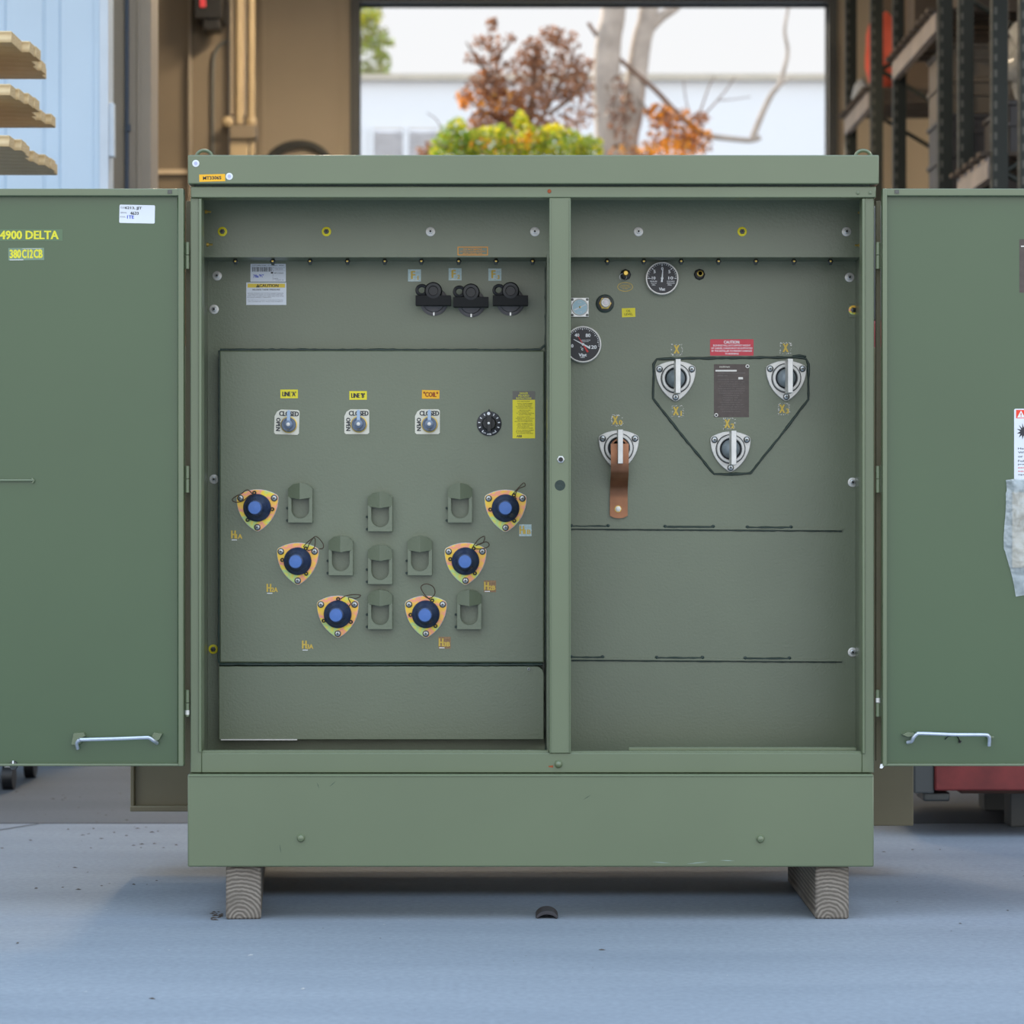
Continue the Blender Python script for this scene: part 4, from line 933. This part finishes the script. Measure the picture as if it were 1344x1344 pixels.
b.prism([(-8, -3), (-7, -4.6), (8, 3), (7, 4)], 4.5, 4.9, whiteink); b.text('FULL', 0, 6.4, 1.8, whiteink, 4.8); b.text('LOW', 0, -6.4, 1.8, whiteink, 4.8); b.lathe([(1.5, 4.8), (0, 5.4)], brass)
lg = b.build('liquid_level_gauge', T0, 0.0006, label='square gauge with a pale blue dial')
for u in (-9.6, 9.6):
    for v_ in (-10.2, 10.2):
        b = MB(761, 403.5, YBK); b.lathe([(1.9, 3), (1.7, 4.4), (0, 4.6)], darksteel, u, v_, 6); b.build('screw', lg)
b = MB(794, 398.5, YBK); b.lathe([(12, 0), (12, 1.6), (11, 2.2), (8.6, 2.2)], seal, n=30); b.lathe([(9.4, 1), (9.4, 3)], black); b.lathe([(8.2, 2), (8.2, 5), (6.8, 5.4)], brass, n=6); b.lathe([(6.4, 5), (6.4, 11), (5.4, 12), (4.4, 12), (4.2, 10), (0, 10)], alu, .5, .6, 24)
b.lathe([(3, 10), (3, 12), (0, 12.2)], mat('pale_pink_plug', (.75, .68, .7), .4), .5, .6, 14); b.build('fill_plug', T0, label='brass and steel plug in a dark green boss')
b = MB(821, 360.5, YBK); b.lathe([(7.4, 0), (7, 3), (5, 4)], black, n=8); b.lathe([(3.8, 4), (3.6, 9), (2.6, 10), (0, 10)], brass, 0, 1.4, 16); b.tube([(-3.5 + 4.6*math.cos(a), -3.6 + 4.6*math.sin(a), 6) for a in [2*PI*i/20 for i in range(20)]], .4, steel, 5, True)
b.build('pressure_relief_valve', T0, label='small brass valve with a pull ring')
b = MB(918, 360.3, YBK); b.lathe([(7.6, 0), (7, 3), (5.5, 4)], black, n=8); b.lathe([(4.2, 4), (4, 7), (2.6, 7.6), (2.4, 6)], brass, .6, .8, 20); b.lathe([(2.5, 6), (0, 6)], black, .6, .8, 12); b.build('vacuum_valve', T0, label='small brass port in a black boss')
b = MB(820.5, 376.5, YBK)
b.frame_prism([(10.2*math.cos(a), 6.2*math.sin(a)) for a in [2*PI*i/28 for i in range(28)]], [(9.4*math.cos(a), 5.4*math.sin(a)) for a in [2*PI*i/28 for i in range(28)]], 0, .3, goldtx)
b.text('PRESSURE RELIEF', 0, 2, 1.4, goldtx, .3, 12); b.text('VALVE PULL RING', 0, -.2, 1.4, goldtx, .3, 15); b.text('TO VENT', 0, -2.4, 1.4, goldtx, .3, 8); b.build('oval_label', T0, fix=False)
sticker('oil_level_label', 825, 410.3, 17.6, 11.8, YBK, yellow, [('OIL', 0, 2.2, 3, mat('olive_ink', (.2, .2, .02)), 6), ('LEVEL', 0, -2.2, 3, mat('olive_ink', (.2, .2, .02)), 11)], 2)

# --- doors
def door(x0, x1, hinge_right, label):
    """leaf seen from inside; x0<x1 pixel edges"""
    b = MB(); yt, yb_ = 249.5, 1004
    b.wbox(X(x0), X(x1), -0.018, -0.004, Z(yb_), Z(yt), green_door)
    b.wbox(X(x0), X(x1), -0.034, -0.018, Z(yt + 9.5), Z(yt), green)
    b.wbox(X(x0), X(x1), -0.034, -0.018, Z(yb_), Z(yb_ - 3), green)
    if hinge_right: b.wbox(X(x1 - 7), X(x1), -0.036, -0.018, Z(yb_), Z(yt), green); b.wbox(X(x1 - 9), X(x1 - 7), -0.024, -0.018, Z(yb_ - 4), Z(yt + 11), green_door); b.wbox(X(x0), X(x0 + 8), -0.034, -0.018, Z(yb_), Z(yt), green)
    else: b.wbox(X(x0), X(x0 + 6), -0.036, -0.018, Z(yb_), Z(yt), green); b.wbox(X(x1 - 8), X(x1), -0.034, -0.018, Z(yb_), Z(yt), green)
    return b.build('door', T0, 0.002, label=label)
dL = door(-234, 243, True, 'left door swung fully open'); dR = door(1156, 1632, False, 'right door swung fully open')
for dd, px in ((dL, 245.5), (dR, 1152.5)):
    for py in (335.5, 629, 923):
        b = MB(px, py, -0.012); R3 = 2.9
        for k, (v0, v1) in enumerate(((1, 17.5), (-17.5, 0.2))):
            b.tube([(0, v0, 0), (0, v1, 0)], R3, green, 14)
        b.box(-4.5 if px < 700 else 0, 0 if px < 700 else 4.5, -17.5, 17.5, -2.4, -0.4, green)
        h = b.build('hinge', dd, 0.0004)
        if py > 900: b = MB(px, py - 4 if px > 700 else py + 12, -0.012); b.tube([(0, -3, 0), (0, 3, 0)], R3 + .25, alu, 14); h2 = b.build('hinge_wear', dd, label='bare metal collar')
# dark back edge strip beside the gap
dk = mat('dark_slot', (0.02, 0.03, 0.025), 0.6)
for a_, c_ in ((242, 250.5), (1151.8, 1158)):
    b = MB(); b.wbox(X(a_), X(c_), 0.03, 0.045, Z(1000), Z(262), green_dk); b.build('hinge_jamb', T0, 0.001)
# clips
for dd, px in ((dL, 223), (dR, 1177)):
    b = MB(px, 251.5, -0.034); b.box(-2.8, 2.8, -2.6, 2.2, 0, 1.2, darksteel); b.build('edge_clip', dd, 0.0003)
# handles (hold-open rods)
def rod(dd, pts, r=2.4):
    P = [Vector(p) for p in pts]; out = []
    for i in range(len(P)-1):
        a = P[max(i-1, 0)]; p = P[i]; q = P[i+1]; d = P[min(i+2, len(P)-1)]
        for k in range(6):
            t = k/6; out.append(tuple(0.5*((2*p)+(q-a)*t+(2*a-5*p+4*q-d)*t*t+(-a+3*p-3*q+d)*t**3)))
    out.append(tuple(P[-1])); b = MB(CX, CX, -0.018); b.tube([(p[0]-CX, CX-p[1], p[2]) for p in out], r, galv, 10); return b.build('hold_open_rod', dd, label='bent galvanised rod')
rod(dL, [(103, 982, 6), (103, 974, 12), (107, 970, 15), (112, 969.5, 15), (150, 968.5, 15), (190, 967, 15), (198, 967.3, 15), (203, 971, 13), (207, 975, 6)])
rod(dR, [(1190, 974, 6), (1195, 972, 11), (1197, 967, 14), (1201, 962.5, 15), (1207, 961.5, 15), (1250, 963, 15), (1288, 963.2, 15), (1295, 965, 14), (1296.5, 970, 12), (1296.5, 978, 9)])
for dd, pts in ((dL, [(-8, 5), (-5, 9), (7, 9), (7, 5), (0, 1), (-2, -7), (-9, -7)]),):
    b = MB(104, 970, -0.018); b.prism([(-9, -6.5), (-6, 8), (7, 9), (9, 4.5), (4, 2), (3, -5), (-3, -7.5)], 0, 9, green); b.build('rod_bracket', dd, 0.0005)
    b = MB(206, 968, -0.018); b.prism([(-5, 3), (-3, 7), (3, 6), (8, 5.5), (4, -2), (0, -4), (-6, -3.5)], 0, 9, green); b.build('rod_bracket', dd, 0.0005)
b = MB(1190, 964.5, -0.018); b.prism([(-7, 1), (0, 4), (9, 3), (9, -1), (0, -2)], 0, 9, green); b.build('rod_bracket', dR, 0.0005)
b = MB(1300, 967, -0.018); b.prism([(-6, 1), (3, 1.4), (3, -1), (-6, -1)], 0, 9, green); b.build('rod_bracket', dR, 0.0005)
b = MB(1250, 970, -0.018)
b.tube([(-10, 0, 3), (-7, 4, 6), (-3, 5, 12)], .7, black, 6); b.tube([(4, 5, 12), (7, 1, 8), (9, -3, 4)], .9, black, 6); b.prism([(7, -2), (12, -2), (10, -5), (8, -5)], 2, 4, black); b.build('cable_tie', dR)
b = MB(CX, CX, -0.018); b.tube([(-30 - CX, CX - 630.5, 2.5), (44 - CX, CX - 630.5, 2.5)], 1.6, green, 8); b.tube([(42 - CX, CX - 628, 2.5), (45 - CX, CX - 631, 2.5), (43 - CX, CX - 634, 2.5)], 1.4, green, 8); b.build('latch_rod', dL)
b = MB(18, 1004, -0.02); b.lathe([(6, 0), (5, 3), (0, 4)], darksteel, 0, -0.5, 12); b.tube([(0, 0, 5), (0, 6, 5)], 1.1, whiteink, 6); b.build('door_stop', dL)
b = MB(1157.5, 1005, -0.03); b.prism([(-3, -3), (-2, 2), (3, 3), (3, 0), (0, -3.5)], 0, 2, whiteink); b.build('chipped_corner', dR)
# door lettering
b = MB(38.5, 308.5, -0.018); b.box(-62, 43.5, -7.5, 7.5, 0, .25, mat('clear_film', (0.10, 0.165, 0.085), 0.3)); b.text('4900 DELTA', 0, 0, 11.6, yellowtx, .45, 77); b.build('lettering', dL, smooth=False, fix=False, label='yellow lettering 4900 DELTA')
sticker('lettering', 34.5, 333.5, 47, 16, -0.018, mat('pale_film', (0.17, 0.25, 0.17), 0.3), [('380', -14.2, 0.3, 11.5, yellowtx, 14.5), ('C12', 1.6, 0.3, 11.5, yellowtx, 14), ('CB', 15.6, 0.3, 11.5, yellowtx, 11.5)], 0.5, dL, rects=[(-22, -4, -7.8, -7.1, whiteink), (-5, 20, 6.8, 7.2, alu)], label='yellow lettering 380C12CB')
sticker('handwritten_label', 180, 281, 46.5, 24, -0.018, white, [('CUST:', -18.5, 8, 2, inkgrey, 7), ('6213, JJT', -5, 7.5, 4.2, ink, 22), ('SERIAL:', -17.5, 1.5, 2, inkgrey, 9), ('4633', -3.5, 1, 4.2, ink, 11), ('KVA:', -18.5, -4, 2, inkgrey, 7), ('1TE', -8.5, -4, 4.4, blueink, 9)], -1.2, dL, r=1.5, label='white label with handwriting')
# right door labels
def dplate(px, py, w, h, parent, Y):
    tx = [(s_, -w*0.1 + random.uniform(-1, 1), h/2 - 14 - i*4.6, 1.4, palegrey, w*.6) for i, s_ in enumerate(['KVA 1500', 'HIGH VOLTAGE', 'LOW VOLTAGE', 'IMPEDANCE', 'FREQUENCY 60 HZ', 'PHASE 3', 'OIL GALLONS', 'TANK', 'WEIGHT', 'TOTAL', 'CONNECTION', 'MADE IN'])]
    return sticker('nameplate', px, py, w, h, Y, bronze, tx + [('INSTRUCTIONS', 0, h/2 - 5, 3, whiteink, w*.7)], 0, parent, rects=[(-w/2+2, w/2-2, h/2-10, h/2-8.6, alu)], label='dark bronze plate')
dplate(1338 + 34, 349, 68, 70, dR, -0.018)
wx = 1331; ww = 62
wl_ = sticker('warning_label', wx + ww/2, 583, ww, 93, -0.018, white, [('WARNING', 8, 40, 8, whiteink, 36), ('Hazardous voltage.', -1, -6, 3, ink, 50), ('Will shock, burn', -3, -11, 3, ink, 46), ('or cause death.', -4, -16, 3, ink, 44), ('Follow lockout', -6, -22, 2.6, ink, 40), ('procedures before', -4, -26.5, 2.6, ink, 44), ('servicing this', -7, -31, 2.6, redpaint, 38), ('equipment. Do not', -3, -35.5, 2.6, redpaint, 46), ('open when live.', -6, -40, 2.6, ink, 40)], 0, dR, r=2,
        rects=[(-ww/2+2.5, ww/2-2.5, 34, 45, mat('signal_red', (0.85, 0.05, 0.02), 0.5))], label='white label with a red warning band')
b = MB(wx + 9, 543.5, -0.018); b.prism([(-5, -4.6), (5, -4.6), (0, 4.8)], 0.37, 0.44, whiteink); b.text('!', 0, -1, 5, redpaint, .5)
b.frame(wx + 12, 566, -0.018)
star = []
rs = random.Random(4)
for i in range(22): rr = 11 if i % 2 == 0 else rs.uniform(4, 6); a = 2*PI*i/22; star.append((rr*math.cos(a)*.8, rr*math.sin(a)))
b.prism(star, .37, .42, ink); b.build('shock_symbol', wl_, fix=False, smooth=False)
# plastic document bag
bagm = bpy.data.materials.new('clear_plastic_bag'); bagm.use_nodes = True
pb = bagm.node_tree.nodes['Principled BSDF']; pb.inputs['Base Color'].default_value = (0.62, 0.68, 0.70, 1); pb.inputs['Roughness'].default_value = 0.16; pb.inputs['Alpha'].default_value = 0.42; pb.inputs['Specular IOR Level'].default_value = 0.9
_tc = bagm.node_tree.nodes.new('ShaderNodeTexCoord'); _nz = bagm.node_tree.nodes.new('ShaderNodeTexNoise'); _nz.inputs['Scale'].default_value = 24; _bp = bagm.node_tree.nodes.new('ShaderNodeBump'); _bp.inputs['Strength'].default_value = 1.0; _bp.inputs['Distance'].default_value = .03
bagm.node_tree.links.new(_tc.outputs['Object'], _nz.inputs['Vector']); bagm.node_tree.links.new(_nz.outputs['Fac'], _bp.inputs['Height']); bagm.node_tree.links.new(_bp.outputs['Normal'], pb.inputs['Normal'])
b = MB(1318, 630, -0.018); nu, nv = 34, 44; vs = []; fs = []
for j in range(nv + 1):
    v_ = j / nv
    left = 2 + 1.5*math.sin(v_*9) + (max(0, v_ - .62) * 32) - (1.5 if .1 < v_ < .6 else 0); right = 74 - max(0, v_ - .7) * 25
    for i in range(nu + 1):
        u_ = i / nu; uu = left + (right - left)*u_; e = min(1, min(u_, 1-u_, v_ + .1, 1-v_) * 6)
        w_ = 3 + e * (7 + 6*mnoise.noise(Vector((u_*5, v_*8, 0))) + 3.5*abs(mnoise.noise(Vector((u_*13, v_*17, 5)))))
        vs.append((uu, -v_*153 + 2*math.sin(u_*5), w_))
for j in range(nv):
    for i in range(nu): a = j*(nu+1)+i; fs.append((a, a+1, a+nu+2, a+nu+1))
n0 = len(vs); vs += [(p[0], p[1], 1.0) for p in vs[:n0]]
fs += [tuple(reversed([k + n0 for k in f_])) for f_ in list(fs)]
b.add(vs, fs, bagm); bag = b.build('document_bag', dR, label='crumpled clear plastic bag', fix=False, sharp=180)
b = MB(1326, 650, -0.018); b.box(2, 58, -95, 4, 2.2, 3.0, mat('kraft_papers', (0.50, 0.42, 0.28), .7)); b.build('papers', bag)

# ================================================================== THINGS ON THE GROUND
for px0, px1, lb in ((297, 343, 'left'), (1070, 1114, 'right')):
    z1 = Z(1136)
    bm = bmesh.new(); x0, x1 = X(px0), X(px1)
    ln = 1.25 if lb == 'left' else 0.70
    b = MB(); b.wbox(x0, x1, -0.005, ln, 0, z1 - 0.001, timberm)
    o = b.build('timber_block', bevel=0.006)
    if lb == 'left':
        a_ = math.radians(4.7); o.rotation_euler.z = a_; pv = Vector((x1, -0.005, 0)); o.location = pv + Matrix.Rotation(a_, 3, 'Z') @ (o.location - pv)
    tag(o, 'weathered square timber under the %s end of the green cabinet' % lb, 'timber')
b = MB(718, 1206, 0.0)
R_ = 15.5
arc = [(R_*math.cos(a), -4 + R_*math.sin(a)*.82) for a in [math.radians(18 + 144*i/16) for i in range(17)]]; arc2 = [(0.84*R_*math.cos(a), -4.2 + 0.62*R_*math.sin(a)*.82) for a in [math.radians(18 + 144*i/16) for i in range(17)]]
pts = arc + arc2[::-1]; mz = min(p[1] for p in pts); pts = [(p[0], p[1] - mz) for p in pts]
b.prism(pts, -45, 0, mat('dark_curled_strip', (0.035, 0.032, 0.035), 0.5)); tag(b.build('pipe_offcut', bevel=0.001), 'small dark curved offcut lying on the concrete in front of the cabinet', 'offcut')
b = MB(); dm = mat('dead_leaf', (0.07, 0.05, 0.035), 0.8); dm2 = mat('pale_grit', (0.5, 0.5, 0.5), 0.8)
rg_ = random.Random(11)
def bit(x, y, l, m):
    a = rg_.uniform(0, PI); h = l*.3
    pts = []
    for i in range(6): t = 2*PI*i/6; rr = l*rg_.uniform(.6, 1); q = (rr*math.cos(t), rr*math.sin(t)*.5); pts.append((q[0]*math.cos(a)-q[1]*math.sin(a), q[0]*math.sin(a)+q[1]*math.cos(a)))
    vs = [(x+p[0], 0.0008, -(y+p[1])) for p in pts] + [(x, h, -y)]
    b.add(vs, [(i, (i+1) % 6, 6) for i in range(6)], m)
for _ in range(90): bit(rg_.uniform(-1.9, -1.0), rg_.uniform(.4, 3.2), rg_.uniform(.004, .012), dm)
for _ in range(40): bit(rg_.uniform(1.0, 1.9), rg_.uniform(-.6, 1.6), rg_.uniform(.003, .009), dm)
for _ in range(60): bit(rg_.uniform(-1.2, 1.2), rg_.uniform(-1.3, .4), rg_.uniform(.002, .005), rg_.choice([dm, dm2, dm2]))
for _ in range(14): bit(rg_.uniform(-.80, -.765), rg_.uniform(-.03, .12), rg_.uniform(.006, .014), dm)
for px, py in ((23, 1238), (200, 1311), (790, 1247), (329, 1254), (398, 1298), (98, 1139), (133, 1101)):
    Yq = CAMZ*F/(py-CX) - D; bit(X(px, Yq), Yq, .010, dm if px != 398 and px != 329 else dm2)
tag(b.build('leaf_litter', fix=False), 'scattered dead leaf bits and grit on the concrete', 'debris', kind='stuff')
# dark wheeled item at far left
YK = 3.2
t = thing('hand_trolley', (X(-20, YK)-.1, YK + .3, 0), 'dark steel trolley on small casters glimpsed beneath the left door', 'trolley')
b = MB(); b.wbox(-2.75, X(26, YK), YK, YK + .6, 0.17, 0.32, darksteel); b.build('platform', t, .006)
for x_ in (X(8, YK), -2.6):
    for y_ in (YK + .06, YK + .52):
        b = MB(); b.wbox(x_ - .012, x_ + .012, y_ - .03, y_ + .03, .07, .17, steel); b.tube([(x_ - .02, .05, -y_), (x_ + .02, .05, -y_)], .05, black, 16); b.build('caster', t)
# red machine at right
YX = 1.75
t = thing('red_machine', (1.9, YX + .5, 0), 'red steel machine on a low skid behind the right door', 'machine')
redm = mat('worn_red_paint', (0.22, 0.030, 0.028), 0.45, 0, 0.25, 12)
zb = Z(1038, YX)
zt = Z(262, YX)
b = MB(); b.wbox(X(1227, YX), 3.3, YX, YX + 1.0, zb, zb + 0.13, redm); b.wbox(X(1227, YX) + .1, 3.2, YX + .1, YX + .9, zb - .02, zb, mat('rusty_edge', (0.10, 0.05, 0.035), .8)); b.build('skid', t, .006)
b = MB(); b.wbox(X(1200, YX), X(1227, YX), YX + .01, YX + .9, zb - 0.01, zb + .13, frame_g); b.wbox(X(1215, YX), X(1250, YX), YX + .05, YX + .2, zb - .04, zb - .01, darksteel); b.build('bumper', t, .006)
b = MB(); b.wbox(X(1147, YX), 3.2, YX + .1, YX + .9, zb + .13, zb + 1.55, redm); b.build('body', t, .01)
b = MB(); b.wbox(X(1147, YX) + .02, 3.1, YX + .15, YX + .85, zb + 1.55, zt, frame_g); b.build('cover', t, .01)
for x_ in (1.75, 3.0):
    for y_ in (YX + .35, YX + .85):
        b = MB(); b.wbox(x_ - .06, x_ + .06, y_ - .06, y_ + .06, 0, zb - .02, frame_g); b.build('foot', t, .004)

# ================================================================== LIGHT
sc = bpy.context.scene
SKY_A, SKY_B = 0.90, 1.15
w = bpy.data.worlds.new('sky'); sc.world = w; w.use_nodes = True
N = w.node_tree.nodes; L = w.node_tree.links; N.clear()
out = N.new('ShaderNodeOutputWorld'); bg = N.new('ShaderNodeBackground'); tc = N.new('ShaderNodeTexCoord'); sx = N.new('ShaderNodeSeparateXYZ'); rp = N.new('ShaderNodeValToRGB')
L.new(tc.outputs['Generated'], sx.inputs[0])
def M(op, a, c, clamp=False):
    n = N.new('ShaderNodeMath'); n.operation = op; n.use_clamp = clamp
    for k, v in enumerate((a, c)):
        if isinstance(v, (int, float)): n.inputs[k].default_value = v
        else: L.new(v, n.inputs[k])
    return n.outputs[0]
L.new(sx.outputs['Z'], rp.inputs['Fac'])
e = rp.color_ramp.elements; e[0].position = 0.0; e[0].color = (1.0, 0.985, 0.96, 1); e[1].position = 0.9; e[1].color = (0.60, 0.77, 1.0, 1)
a = e.new(0.22); a.color = (0.95, 0.965, 0.99, 1); a = e.new(0.5); a.color = (0.74, 0.86, 1.0, 1)
# the sky brightens from the horizon behind the warehouse to overhead and behind the photographer
br = M('MAXIMUM', M('MINIMUM', M('ADD', M('ADD', M('MULTIPLY', sx.outputs['Z'], 1.25), M('MULTIPLY', sx.outputs['Y'], -0.45)), M('MULTIPLY', sx.outputs['X'], 0.22)), 1.25), 0.0)
stg = M('ADD', M('MULTIPLY', br, SKY_B), SKY_A)
L.new(rp.outputs['Color'], bg.inputs['Color']); L.new(stg, bg.inputs['Strength']); L.new(bg.outputs[0], out.inputs['Surface'])
sl = bpy.data.lights.new('sun', 'SUN'); sl.energy = 7.0; sl.angle = math.radians(0.6); sl.color = (1.0, 0.86, 0.68)
so = bpy.data.objects.new('sun', sl); col.objects.link(so)
d = Vector((-0.75, 0.85, 0.62)).normalized()     # towards the sun
so.rotation_euler = (-d).to_track_quat('-Z', 'Y').to_euler(); so.location = (-8, 12, 12)

# ================================================================== CAMERA
cam = bpy.data.cameras.new('camera'); co = bpy.data.objects.new('camera', cam); col.objects.link(co)
co.location = (0, -D, CAMZ); co.rotation_euler = (PI/2, 0, 0)
cam.sensor_width = 36; cam.lens = 36 * F / 1344; cam.clip_end = 400
cam.dof.use_dof = True; cam.dof.focus_distance = D + 0.12; cam.dof.aperture_fstop = 4.3
sc.camera = co
sc.view_settings.view_transform = 'Standard'; sc.view_settings.look = 'None'; sc.view_settings.gamma = 1; sc.view_settings.exposure = 0.12; sc.view_settings.use_curve_mapping = False
